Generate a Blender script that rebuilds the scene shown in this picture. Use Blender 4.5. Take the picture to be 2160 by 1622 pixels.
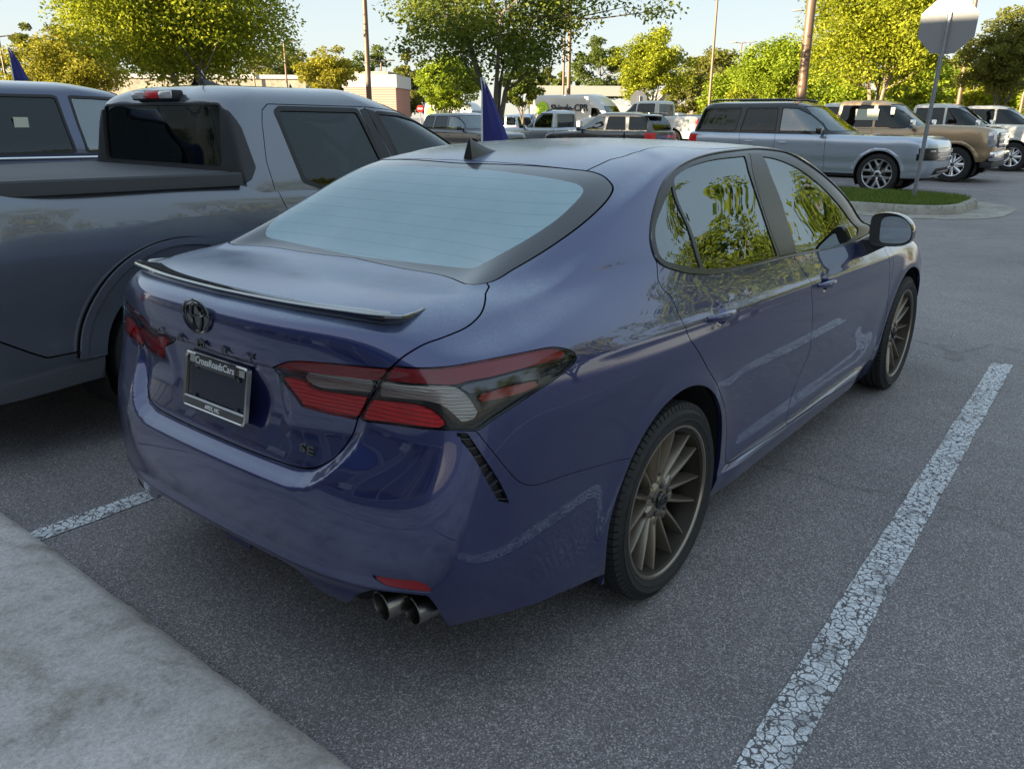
import bpy, bmesh, math, random
import numpy as np
from mathutils import Vector, Matrix
for o in list(bpy.data.objects): bpy.data.objects.remove(o)
scene = bpy.context.scene
# ---------------------------------------------------------------- camera
cam_d = bpy.data.cameras.new('camera'); cam = bpy.data.objects.new('camera', cam_d); scene.collection.objects.link(cam)
CAM = Vector((-2.1877, -1.9992, 1.5312)); YAW, PITCH, ROLL = 0.674746, -0.320381, 0.004776
_f = Vector((math.cos(PITCH)*math.cos(YAW), math.cos(PITCH)*math.sin(YAW), math.sin(PITCH)))
_r = _f.cross(Vector((0,0,1))).normalized(); _u = _r.cross(_f)
_r, _u = math.cos(ROLL)*_r+math.sin(ROLL)*_u, -math.sin(ROLL)*_r+math.cos(ROLL)*_u
cam.matrix_world = Matrix(((_r.x,_u.x,-_f.x,CAM.x),(_r.y,_u.y,-_f.y,CAM.y),(_r.z,_u.z,-_f.z,CAM.z),(0,0,0,1)))
cam_d.sensor_width = 36; cam_d.lens = 36*1692.78/2160; cam_d.clip_start = .05; cam_d.clip_end = 3000
scene.camera = cam
scene.render.resolution_x, scene.render.resolution_y = 1024, 768
# ---------------------------------------------------------------- sky, sun, exposure
SUN_EL, SUN_AZ = math.radians(10.5), math.radians(155)      # azimuth of the sun measured from +x towards +y
w = bpy.data.worlds.new('World'); scene.world = w; w.use_nodes = True
nt = w.node_tree; bg = nt.nodes['Background']; sk = nt.nodes.new('ShaderNodeTexSky')
sk.sky_type = 'NISHITA'; sk.sun_disc = False; sk.sun_elevation = SUN_EL; sk.sun_rotation = math.pi/2 - SUN_AZ
sk.air_density = 1.0; sk.dust_density = .6; sk.ozone_density = 2.4; sk.altitude = 100
gm = nt.nodes.new('ShaderNodeGamma'); gm.inputs[1].default_value = .12     # flattens sky contrast, bringing horizon and zenith closer in brightness
nt.links.new(sk.outputs[0], gm.inputs[0]); hs = nt.nodes.new('ShaderNodeHueSaturation'); hs.inputs['Saturation'].default_value = 2.7
nt.links.new(gm.outputs[0], hs.inputs['Color']); nt.links.new(hs.outputs[0], bg.inputs[0]); bg.inputs[1].default_value = .15
sun_d = bpy.data.lights.new('sun', 'SUN'); sun = bpy.data.objects.new('sun', sun_d); scene.collection.objects.link(sun)
sun_d.energy = 4.2; sun_d.angle = math.radians(.5); sun_d.color = (1.0, .84, .58)
sun.rotation_euler = (math.pi/2 - SUN_EL, 0, SUN_AZ + math.pi/2)
scene.view_settings.view_transform = 'Standard'; scene.view_settings.look = 'None'
scene.view_settings.exposure = 2.45; scene.view_settings.gamma = 1
# ---------------------------------------------------------------- helpers
COL = scene.collection
def link(o, parent=None):
    COL.objects.link(o)
    if parent is not None: o.parent = parent
    return o
def tag(o, label, cat, group=None, kind=None):
    if label: o['label'] = label
    if cat: o['category'] = cat
    if group: o['group'] = group
    if kind: o['kind'] = kind
    return o
def empty(name, loc=(0,0,0), rz=0.0):
    o = bpy.data.objects.new(name, None); o.empty_display_size = .2
    COL.objects.link(o); o.location = loc; o.rotation_euler = (0,0,rz)
    return o
def tri_mesh(name, V, F, normals=None, smooth=True, mats=None, fmat=None):
    """V (n,3), F (m,3) int array or list of ragged polys"""
    me = bpy.data.meshes.new(name)
    if isinstance(F, np.ndarray):
        n = len(V); m = len(F); k = F.shape[1] if m else 3
        me.vertices.add(n); me.vertices.foreach_set('co', np.ascontiguousarray(V, np.float32).ravel())
        me.loops.add(m*k); me.loops.foreach_set('vertex_index', np.ascontiguousarray(F, np.int32).ravel())
        me.polygons.add(m)
        me.polygons.foreach_set('loop_start', np.arange(0, m*k, k, dtype=np.int32))
        me.polygons.foreach_set('loop_total', np.full(m, k, np.int32))
    else:
        me.from_pydata([tuple(v) for v in V], [], F)
    for mt in (mats or []): me.materials.append(mt)
    if fmat is not None: me.polygons.foreach_set('material_index', np.asarray(fmat, np.int32))
    me.polygons.foreach_set('use_smooth', np.full(len(me.polygons), bool(smooth)))
    me.update(calc_edges=True)
    if normals is not None:
        me.normals_split_custom_set_from_vertices(np.asarray(normals, np.float32))
    return me
def mk(name, V, F, mat, parent=None, smooth=False, normals=None):
    me = tri_mesh(name, V, F, normals, smooth, [mat] if mat else None)
    return link(bpy.data.objects.new(name, me), parent)
class MB:
    """mesh builder: collects simple shapes into ONE mesh"""
    def __init__(s): s.V=[]; s.F=[]
    def add(s, V, F):
        o=len(s.V); s.V += [tuple(v) for v in V]; s.F += [tuple(i+o for i in f) for f in F]; return s
    def box(s, x0,x1,y0,y1,z0,z1, bev=0.0):
        if bev<=0:
            V=[(x,y,z) for x in(x0,x1) for y in(y0,y1) for z in(z0,z1)]
            F=[(0,1,3,2),(4,6,7,5),(0,4,5,1),(2,3,7,6),(0,2,6,4),(1,5,7,3)]
            return s.add(V,F)
        bm=bmesh.new(); bmesh.ops.create_cube(bm,size=1)
        for v in bm.verts: v.co=((x0+x1)/2+v.co.x*(x1-x0),(y0+y1)/2+v.co.y*(y1-y0),(z0+z1)/2+v.co.z*(z1-z0))
        bmesh.ops.bevel(bm,geom=bm.edges[:],offset=bev,segments=2,profile=.5,affect='EDGES')
        bm.verts.index_update()
        s.add([v.co[:] for v in bm.verts],[[v.index for v in f.verts] for f in bm.faces]); bm.free(); return s
    def tube(s, pts, r, n=8, cap=True):
        pts=[Vector(q) for q in pts]; rr = r if hasattr(r,'__len__') else [r]*len(pts)
        rings=[]; up=Vector((0,0,1))
        for i,q in enumerate(pts):
            d=(pts[min(i+1,len(pts)-1)]-pts[max(i-1,0)]).normalized()
            a=d.cross(up) if abs(d.dot(up))<.95 else d.cross(Vector((1,0,0)))
            if rings and a.dot(pa)<0 and False: a=-a
            a.normalize(); b=d.cross(a); pa=a
            rings.append([q+rr[i]*(math.cos(2*math.pi*k/n)*a+math.sin(2*math.pi*k/n)*b) for k in range(n)])
        V=[v for rg in rings for v in rg]; F=[]
        for i in range(len(pts)-1):
            for k in range(n): F.append((i*n+k,i*n+(k+1)%n,(i+1)*n+(k+1)%n,(i+1)*n+k))
        if cap: F.append(tuple(range(n-1,-1,-1))); F.append(tuple((len(pts)-1)*n+k for k in range(n)))
        return s.add(V,F)
    def lathe(s, prof, n=48, axis='y', closed=False, centre=(0,0,0)):
        """prof: list of (axial, radius)"""
        V=[];F=[]
        for a,r in prof:
            for k in range(n):
                t=2*math.pi*k/n; c,d=r*math.cos(t),r*math.sin(t)
                p={'y':(c,a,d),'x':(a,c,d),'z':(c,d,a)}[axis]
                V.append((p[0]+centre[0],p[1]+centre[1],p[2]+centre[2]))
        m=len(prof)
        for i in range(m if closed else m-1):
            j=(i+1)%m
            for k in range(n): F.append((i*n+k,i*n+(k+1)%n,j*n+(k+1)%n,j*n+k))
        return s.add(V,F)
    def prism(s, poly, a0, a1, axis='y'):
        """extrude a 2D polygon; axis y: poly in (x,z); axis x: (y,z); axis z: (x,y)"""
        n=len(poly); f={'y':lambda p,a:(p[0],a,p[1]),'x':lambda p,a:(a,p[0],p[1]),'z':lambda p,a:(p[0],p[1],a)}[axis]
        V=[f(p,a0) for p in poly]+[f(p,a1) for p in poly]
        F=[tuple(range(n-1,-1,-1)),tuple(range(n,2*n))]+[(i,(i+1)%n,n+(i+1)%n,n+i) for i in range(n)]
        return s.add(V,F)
    def build(s, name, mat, parent=None, smooth=False, fix=True, sharp=None):
        me=bpy.data.meshes.new(name); me.from_pydata(s.V,[],s.F)
        if fix:
            bm=bmesh.new(); bm.from_mesh(me); bmesh.ops.recalc_face_normals(bm,faces=bm.faces[:]); bm.to_mesh(me); bm.free()
        if mat: me.materials.append(mat)
        if smooth:
            me.polygons.foreach_set('use_smooth',[True]*len(me.polygons))
            me.set_sharp_from_angle(angle=math.radians(sharp or 35))
        me.update()
        return link(bpy.data.objects.new(name,me),parent)
def copy_tree(o, parent=None):
    c=o.copy(); COL.objects.link(c); c.parent=parent
    for ch in list(o.children): copy_tree(ch,c)
    return c
# ---- spline surfaces
def nspl(t, lam=0.0):
    """natural cubic spline operator on knots t -> (G fitted values map, M second-derivative map)"""
    n=len(t); h=np.diff(t); Q=np.zeros((n,n-2)); Rm=np.zeros((n-2,n-2))
    for j in range(n-2):
        Q[j,j]=1/h[j]; Q[j+1,j]=-1/h[j]-1/h[j+1]; Q[j+2,j]=1/h[j+1]
        Rm[j,j]=(h[j]+h[j+1])/3
        if j<n-3: Rm[j,j+1]=Rm[j+1,j]=h[j+1]/6
    Ri=np.linalg.inv(Rm); K=Q@Ri@Q.T
    G=np.linalg.inv(np.eye(n)+lam*K); M=np.zeros((n,n)); M[1:-1]=Ri@Q.T@G
    return G,M
def nspl_w(t,G,M,q):
    i=np.clip(np.searchsorted(t,q)-1,0,len(t)-2); h=t[i+1]-t[i]; a=(t[i+1]-q)/h; b=1-a
    return a[:,None]*G[i]+b[:,None]*G[i+1]+((a**3-a)*h*h/6)[:,None]*M[i]+((b**3-b)*h*h/6)[:,None]*M[i+1]
class Surf:
    """tensor spline through rows P[v][u] of (x,y>=0,z); u symmetric at both ends about y=0, v end symmetric (roof centre)"""
    def __init__(s, P, lam_u=2e-5, lam_v=6e-6, disp=None, vsym=True):
        P=np.asarray(P,float); nv,nu,_=P.shape; m=np.array([1,-1,1.])
        lo=P[:,3:0:-1]*m; hi=P[:,-2:-5:-1]*m
        P=np.concatenate([lo,P,hi],1)
        if vsym: P=np.concatenate([P,P[-2:-5:-1]*m],0)
        du=np.linalg.norm(np.diff(P,axis=1),axis=2); wr=slice(2,min(11,nv)); du=du[wr].mean(0)
        dv=np.linalg.norm(np.diff(P,axis=0),axis=2)[:,3:-3].mean(1)
        s.u=np.concatenate([[0],np.cumsum(du)]); s.u-=s.u[3]; s.v=np.concatenate([[0],np.cumsum(dv)])
        s.U=s.u[-4]; s.Vn=s.v[nv-1]
        s.P=P; s.Gu=nspl(s.u,lam_u); s.Gv=nspl(s.v,lam_v); s.disp=disp
    def base(s,u,v):
        out=np.empty((len(u),3))
        for a in range(0,len(u),60000):
            b=slice(a,a+60000)
            Wu=nspl_w(s.u,*s.Gu,u[b]); Wv=nspl_w(s.v,*s.Gv,v[b])
            T=Wu@s.P.transpose(1,0,2).reshape(len(s.u),-1)
            out[b]=np.einsum('nvk,nv->nk',T.reshape(len(Wu),-1,3),Wv)
        return out
    def pos(s,u,v):
        p=s.base(u,v)
        return s.disp(p) if s.disp else p
    def nrm(s,u,v,e=2.5e-3):
        a=s.pos(u+e,v)-s.pos(u-e,v); b=s.pos(u,v+e)-s.pos(u,v-e)
        n=np.cross(a,b); n/=np.linalg.norm(n,axis=1)[:,None]+1e-12
        return -n if s.flip else n
    flip=False
def crom(pts, n=6, closed=True):
    """Catmull-Rom through 2D points; a third value 1 marks a sharp corner"""
    P=[np.array(p[:2],float) for p in pts]; S=[len(p)>2 and p[2] for p in pts]; N=len(P); out=[]
    for i in range(N if closed else N-1):
        j=(i+1)%N; a,b=P[i],P[j]
        pa=P[i-1] if (closed or i>0) and not S[i] else 2*a-b if S[i] or i==0 else a
        pb=P[(j+1)%N] if (closed or j<N-1) and not S[j] else 2*b-a
        if S[i]: pa=a-(b-a)
        if S[j]: pb=b+(b-a)
        L=np.linalg.norm(b-a)
        ma=(b-pa)/2; mb=(pb-a)/2
        la,lb=np.linalg.norm(ma)+1e-9,np.linalg.norm(mb)+1e-9
        ma*=min(1,L/la); mb*=min(1,L/lb)
        for k in range(n):
            t=k/n; out.append((2*t**3-3*t*t+1)*a+(t**3-2*t*t+t)*ma+(-2*t**3+3*t*t)*b+(t**3-t*t)*mb)
    if not closed: out.append(P[-1])
    return np.array(out)
def inpoly(q, poly):
    x,y=q[:,0],q[:,1]; ins=np.zeros(len(q),bool); n=len(poly)
    for i in range(n):
        x0,y0=poly[i]; x1,y1=poly[(i+1)%n]
        if y0==y1: continue
        c=((y0>y)!=(y1>y)); ins^= c & (x < (x1-x0)*(y-y0)/(y1-y0)+x0)
    return ins
def dseg(q, A, B):
    """min distance of points q (n,k) to segments A->B (m,k)"""
    best=np.full(len(q),1e9)
    for a,b in zip(A,B):
        ab=b-a; L=ab@ab
        if L<1e-14: d=q-a
        else:
            t=np.clip((q-a)@ab/L,0,1); d=q-a-t[:,None]*ab
        np.minimum(best,np.einsum('ij,ij->i',d,d),out=best)
    return np.sqrt(best)
class Patch:
    """triangles in (u,v) of a Surf"""
    def __init__(s,S,uv,T,pos=None): s.S=S; s.uv=uv; s.T=T; s.p=S.pos(uv[:,0],uv[:,1]) if pos is None else pos
    @staticmethod
    def grid(S,nu,nv,u0=0,u1=None,v0=0,v1=None):
        us=np.linspace(u0,S.U if u1 is None else u1,nu+1); vs=np.linspace(v0,S.Vn if v1 is None else v1,nv+1)
        uu,vv=np.meshgrid(us,vs,indexing='ij'); uv=np.stack([uu.ravel(),vv.ravel()],1)
        i=(np.arange(nu)[:,None]*(nv+1)+np.arange(nv)[None]).ravel(); a,b,c,d=i,i+nv+1,i+nv+2,i+1
        alt=((np.arange(nu)[:,None]+np.arange(nv)[None])%2==0).ravel()
        T=np.concatenate([np.stack([a,b,c],1)[alt],np.stack([a,c,d],1)[alt],np.stack([a,b,d],1)[~alt],np.stack([b,c,d],1)[~alt]])
        return Patch(S,uv,T)
    def sdf(s,poly,margin=.05):
        """signed physical distance (negative inside) to polygon in uv"""
        q=poly; d=np.full(len(s.uv),1.0); 
        if not len(s.uv): return d
        lo,hi=q.min(0)-margin,q.max(0)+margin
        near=np.all((s.uv>lo)&(s.uv<hi),1); ins=np.zeros(len(d),bool); ins[near]=inpoly(s.uv[near],q)
        # densify
        A=[];
        for i in range(len(q)):
            a,b=q[i],q[(i+1)%len(q)]; n=max(1,int(np.linalg.norm(b-a)/.05))
            for k in range(n): A.append(a+(b-a)*k/n)
        A=np.array(A); P=s.S.pos(A[:,0],A[:,1])
        idx=np.where(near)[0]
        d[idx]=dseg(s.p[idx],P,np.roll(P,-1,0))
        d[ins]*=-1
        return d
    def clip(s,d):
        """part where d<0"""
        if not len(s.T): return s
        d=np.where(np.abs(d)<1e-7,1e-7,d); ins=d<0; T=s.T; k=ins[T].sum(1)
        full=T[k==3]; out=[full]; newuv=[]; em={}
        base=len(s.uv)
        sel=T[(k==1)|(k==2)]
        if len(sel):
            I=ins[sel]; kk=I.sum(1)
            # rotate so the odd vertex is first
            odd=np.where(kk==1,I.argmax(1),(~I).argmax(1))
            r=np.arange(len(sel)); a=sel[r,odd]; b=sel[r,(odd+1)%3]; c=sel[r,(odd+2)%3]
            E=np.concatenate([np.stack([a,b],1),np.stack([a,c],1)]); Es=np.sort(E,1)
            ue,inv=np.unique(Es,axis=0,return_inverse=True); inv=inv.ravel()
            da,db=d[ue[:,0]],d[ue[:,1]]; t=(da/(da-db))[:,None]
            newuv=s.uv[ue[:,0]]*(1-t)+s.uv[ue[:,1]]*t
            ab=base+inv[:len(sel)]; ac=base+inv[len(sel):]
            one=kk==1
            out.append(np.stack([a,ab,ac],1)[one])
            two=~one
            out.append(np.stack([b,c,ab],1)[two]); out.append(np.stack([c,ac,ab],1)[two])
        T2=np.concatenate(out); uv=np.concatenate([s.uv,newuv]) if len(newuv) else s.uv
        p=np.concatenate([s.p,s.S.pos(newuv[:,0],newuv[:,1])]) if len(newuv) else s.p
        used,inv=np.unique(T2,return_inverse=True)
        return Patch(s.S,uv[used],inv.reshape(-1,3),p[used])
    def inside(s,poly,gap=0.0): return s.clip(s.sdf(poly)+gap)
    def outside(s,poly,gap=0.0): return s.clip(-s.sdf(poly)+gap)
    def split(s,poly,gap=.002):
        d=s.sdf(poly); return s.clip(d+gap), s.clip(-d+gap)
    def arrays(s,offset=0.0,thick=.014,mirror=True,both=False,edge=True):
        """-> V,F,N for the y<0 (right) side or y>0; both joins the two halves"""
        n=s.S.nrm(s.uv[:,0],s.uv[:,1]); p=s.p+n*offset; T=s.T
        # make winding agree with normals
        fn=np.cross(p[T[:,1]]-p[T[:,0]],p[T[:,2]]-p[T[:,0]])
        bad=np.einsum('ij,ij->i',fn,n[T[:,0]])<0; T=T.copy(); T[bad]=T[bad][:,::-1]
        V,F,N=p,T,n
        if edge and thick>0:
            e=np.concatenate([T[:,[0,1]],T[:,[1,2]],T[:,[2,0]]]); es=np.sort(e,1)
            ue,idx,cnt=np.unique(es,axis=0,return_index=True,return_counts=True)
            be=e[idx[cnt==1]]
            keep=~((np.abs(p[be[:,0],1])<1e-4)&(np.abs(p[be[:,1],1])<1e-4)); be=be[keep]
            if len(be):
                a,b=be[:,0],be[:,1]; o=len(V)
                # rolled edge: small radius lip then wall
                tdir=p[b]-p[a]; tdir/=np.linalg.norm(tdir,axis=1)[:,None]+1e-12
                outw=np.cross(tdir,n[a]);
                m=len(be); q0,q1=p[a],p[b]; w0,w1=q0-n[a]*thick,q1-n[b]*thick
                V=np.concatenate([V,q0,q1,w1,w0]); N=np.concatenate([N,outw,outw,outw,outw])
                k=np.arange(m)
                F=np.concatenate([F,np.stack([o+k,o+3*m+k,o+2*m+k],1),np.stack([o+k,o+2*m+k,o+m+k],1)])
        f=np.array([1,-1,1.])
        if both:
            o=len(V); return np.concatenate([V,V*f]),np.concatenate([F,F[:,::-1]+o]),np.concatenate([N,N*f])
        if mirror: return V*f,F[:,::-1],N*f
        return V,F,N
    def obj(s,name,mat,parent,offset=0.0,thick=.014,side='R',edge=True):
        V,F,N=s.arrays(offset,thick,side=='R',side=='B',edge)
        return mk(name,V,np.ascontiguousarray(F),mat,parent,True,N)
# ---------------------------------------------------------------- materials
def new_mat(name):
    m=bpy.data.materials.new(name); m.use_nodes=True; nt=m.node_tree
    return m,nt,nt.nodes['Principled BSDF']
def S(b,**k):
    for n,v in k.items():
        n={'base':'Base Color','metal':'Metallic','rough':'Roughness','coat':'Coat Weight','coat_r':'Coat Roughness','ior':'IOR','spec':'Specular IOR Level','trans':'Transmission Weight','alpha':'Alpha','emit':'Emission Color','emit_s':'Emission Strength','sss':'Subsurface Weight','sheen':'Sheen Weight'}.get(n,n)
        b.inputs[n].default_value=(*v,1) if isinstance(v,tuple) and len(v)==3 else v
def plain(name,base,rough=.5,metal=0,**k):
    m,nt,b=new_mat(name); S(b,base=base,rough=rough,metal=metal,**k); return m
def N(nt,t,**k):
    n=nt.nodes.new('ShaderNode'+t)
    for a,v in k.items():
        if hasattr(n,a): setattr(n,a,v)
        else: n.inputs[a.replace('_',' ')].default_value=v
    return n
def ramp(nt,fac,stops):
    r=nt.nodes.new('ShaderNodeValToRGB'); e=r.color_ramp.elements
    while len(e)<len(stops): e.new(.5)
    for i,(p,c) in enumerate(stops): e[i].position=p; e[i].color=(*c,1) if len(c)==3 else c
    nt.links.new(fac,r.inputs[0]); return r.outputs[0]
def noise(nt,scale,detail=4,rough=.5,coord='Object',dist=0):
    tc=N(nt,'TexCoord'); n=N(nt,'TexNoise'); n.inputs['Scale'].default_value=scale; n.inputs['Detail'].default_value=detail
    n.inputs['Roughness'].default_value=rough; n.inputs['Distortion'].default_value=dist
    nt.links.new(tc.outputs[coord],n.inputs['Vector']); return n.outputs['Fac']
def bump(nt,b,h,strength=.2,dist=.002,inp='Normal'):
    bp=N(nt,'Bump'); bp.inputs['Strength'].default_value=strength; bp.inputs['Distance'].default_value=dist
    nt.links.new(h,bp.inputs['Height']); nt.links.new(bp.outputs[0],b.inputs[inp]); return bp
def paint(name,base,metal=.35,rough=.38,dew=0.0,coat_r=.012,coat_ior=1.6):
    m,nt,b=new_mat(name); S(b,base=base,metal=metal,rough=rough,coat=1.0,coat_r=coat_r)
    b.inputs['Coat IOR'].default_value=coat_ior
    if dew>0:
        # dew settles on what faces the sky: fine droplets make the clear coat cloudy there
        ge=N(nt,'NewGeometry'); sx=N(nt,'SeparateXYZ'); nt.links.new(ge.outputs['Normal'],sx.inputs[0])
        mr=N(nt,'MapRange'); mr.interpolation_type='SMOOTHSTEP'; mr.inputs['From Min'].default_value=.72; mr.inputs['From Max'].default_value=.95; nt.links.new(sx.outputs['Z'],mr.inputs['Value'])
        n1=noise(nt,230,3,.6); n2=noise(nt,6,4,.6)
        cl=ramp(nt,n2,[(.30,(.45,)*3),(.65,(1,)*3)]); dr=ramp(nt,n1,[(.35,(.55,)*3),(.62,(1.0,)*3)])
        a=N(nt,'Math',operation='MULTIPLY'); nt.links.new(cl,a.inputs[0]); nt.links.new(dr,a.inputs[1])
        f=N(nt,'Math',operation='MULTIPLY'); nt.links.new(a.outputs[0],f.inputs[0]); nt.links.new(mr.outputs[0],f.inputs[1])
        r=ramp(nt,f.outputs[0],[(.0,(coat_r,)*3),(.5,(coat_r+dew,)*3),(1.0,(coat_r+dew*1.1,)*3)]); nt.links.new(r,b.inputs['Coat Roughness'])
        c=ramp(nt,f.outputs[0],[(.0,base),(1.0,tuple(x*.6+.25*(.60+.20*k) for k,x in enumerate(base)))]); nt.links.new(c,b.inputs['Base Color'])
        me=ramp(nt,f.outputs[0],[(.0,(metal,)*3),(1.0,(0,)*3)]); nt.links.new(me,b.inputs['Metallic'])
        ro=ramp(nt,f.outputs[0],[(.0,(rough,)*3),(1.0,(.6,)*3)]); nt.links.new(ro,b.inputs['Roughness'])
    return m
def window_glass(name,tint,refl=1.0,rough=.0,ior=1.9):
    """thin pane: tinted see-through plus a mirror-like film of reflection"""
    m,nt,b=new_mat(name); nt.nodes.remove(b); out=nt.nodes['Material Output']
    tr=N(nt,'BsdfTransparent'); tr.inputs[0].default_value=(*tint,1)
    gl=N(nt,'BsdfGlossy'); gl.inputs['Roughness'].default_value=rough; gl.inputs[0].default_value=(refl*.88,refl*.97,refl,1)
    fr=N(nt,'Fresnel'); fr.inputs[0].default_value=ior
    mx=N(nt,'MixShader'); nt.links.new(fr.outputs[0],mx.inputs[0]); nt.links.new(tr.outputs[0],mx.inputs[1]); nt.links.new(gl.outputs[0],mx.inputs[2])
    nt.links.new(mx.outputs[0],out.inputs[0]); return m
M={}
NAVY=(.022,.031,.128)
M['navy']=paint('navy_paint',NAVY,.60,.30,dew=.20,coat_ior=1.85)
M['black_gloss']=plain('black_gloss',(.008,.008,.010),.12,coat=1.0,coat_r=.02)
M['black_plastic']=plain('black_plastic',(.018,.018,.019),.55)
M['dark_trim']=plain('dark_trim',(.045,.045,.05),.5)
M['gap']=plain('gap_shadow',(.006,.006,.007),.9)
M['rubber']=plain('tyre_rubber',(.014,.014,.015),.72)
M['chrome']=plain('chrome',(.75,.75,.76),.10,1.0)
M['steel']=plain('brushed_steel',(.33,.31,.29),.26,1.0)
M['bronze']=plain('bronze_wheel',(.29,.25,.20),.30,.8)
M['bronze_shaded']=plain('bronze_barrel_shaded',(.045,.038,.031),.42,.7)  # wheel bronze darkened: shade behind the spokes is put into the barrel colour
M['alloy']=plain('bright_alloy',(.55,.55,.57),.25,1.0)
M['alloy_dark']=plain('dark_alloy',(.06,.06,.065),.35,.6)
M['cast_iron']=plain('brake_iron',(.12,.11,.10),.45,.8)
M['side_glass']=window_glass('side_glass',(.30,.37,.36),ior=2.8)
M['tint_glass']=window_glass('privacy_glass',(.06,.065,.075),.95,ior=1.6)
M['clear_lens']=window_glass('clear_lens',(.95,.95,.95),ior=1.4)
def _lampred():
    m,nt,b=new_mat('lamp_red'); S(b,rough=.2,spec=.6)
    tc=N(nt,'TexCoord'); wv=N(nt,'TexWave'); wv.bands_direction='Z'; wv.inputs['Scale'].default_value=28; wv.inputs['Distortion'].default_value=.6; nt.links.new(tc.outputs['Object'],wv.inputs['Vector'])
    n=noise(nt,18,3); mx=N(nt,'Math',operation='MULTIPLY'); nt.links.new(wv.outputs['Fac'],mx.inputs[0]); nt.links.new(n,mx.inputs[1])
    nt.links.new(ramp(nt,mx.outputs[0],[(.0,(.50,.008,.012)),(.6,(.95,.018,.028))]),b.inputs['Base Color']); bump(nt,b,wv.outputs['Fac'],.5,.002); return m
M['lamp_red']=_lampred()
M['lamp_dark_red']=plain('lamp_smoked_red',(.27,.012,.020),.15,spec=.6)
M['lamp_black']=plain('lamp_bezel',(.010,.010,.011),.25)
def _fluted():
    m,nt,b=new_mat('lamp_fluted_chrome'); S(b,base=(.66,.64,.60),metal=.55,rough=.2)
    tc=N(nt,'TexCoord'); wv=N(nt,'TexWave'); wv.bands_direction='Z'; wv.inputs['Scale'].default_value=38; wv.inputs['Distortion'].default_value=2.0; wv.inputs['Detail'].default_value=1
    nt.links.new(tc.outputs['Object'],wv.inputs['Vector']); bump(nt,b,wv.outputs['Fac'],.9,.003); return m
M['fluted']=_fluted()
def _fog_glass():
    # condensation on the rear window: cloudy pale film over dark glass, with the heater wires printed on
    m,nt,b=new_mat('dewy_rear_glass'); S(b,base=(.20,.31,.36),rough=.16,coat=1.0,coat_r=.09,ior=1.6)
    n=noise(nt,5,4,.6); c=ramp(nt,n,[(.3,(.34,.52,.58)),(.7,(.42,.61,.67))])
    tc=N(nt,'TexCoord'); sx=N(nt,'SeparateXYZ'); nt.links.new(tc.outputs['Object'],sx.inputs[0])
    md=N(nt,'Math',operation='MODULO'); md.inputs[1].default_value=.0285; nt.links.new(sx.outputs['Z'],md.inputs[0])
    lt=N(nt,'Math',operation='LESS_THAN'); lt.inputs[1].default_value=.0011; nt.links.new(md.outputs[0],lt.inputs[0])
    mx=N(nt,'MixRGB'); mx.inputs[2].default_value=(.26,.38,.43,1); nt.links.new(lt.outputs[0],mx.inputs[0]); nt.links.new(c,mx.inputs[1])
    nt.links.new(mx.outputs[0],b.inputs['Base Color'])
    f=noise(nt,300,2,.5); bump(nt,b,f,.06,.0005)
    tr=N(nt,'BsdfTransparent'); tr.inputs[0].default_value=(.55,.66,.68,1); ms=N(nt,'MixShader'); ms.inputs[0].default_value=.30; nt.links.new(b.outputs[0],ms.inputs[1]); nt.links.new(tr.outputs[0],ms.inputs[2]); nt.links.new(ms.outputs[0],nt.nodes['Material Output'].inputs[0]); return m
M['fog_glass']=_fog_glass()
M['frit']=plain('frit_band',(.016,.018,.024),.25,coat=1.0,coat_r=.07)
M['seat']=plain('seat_cloth',(.030,.030,.032),.85)
M['white_print']=plain('white_print',(.75,.75,.75),.5)
M['plate_dark']=plain('plate_backing',(.012,.014,.03),.25)
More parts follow.
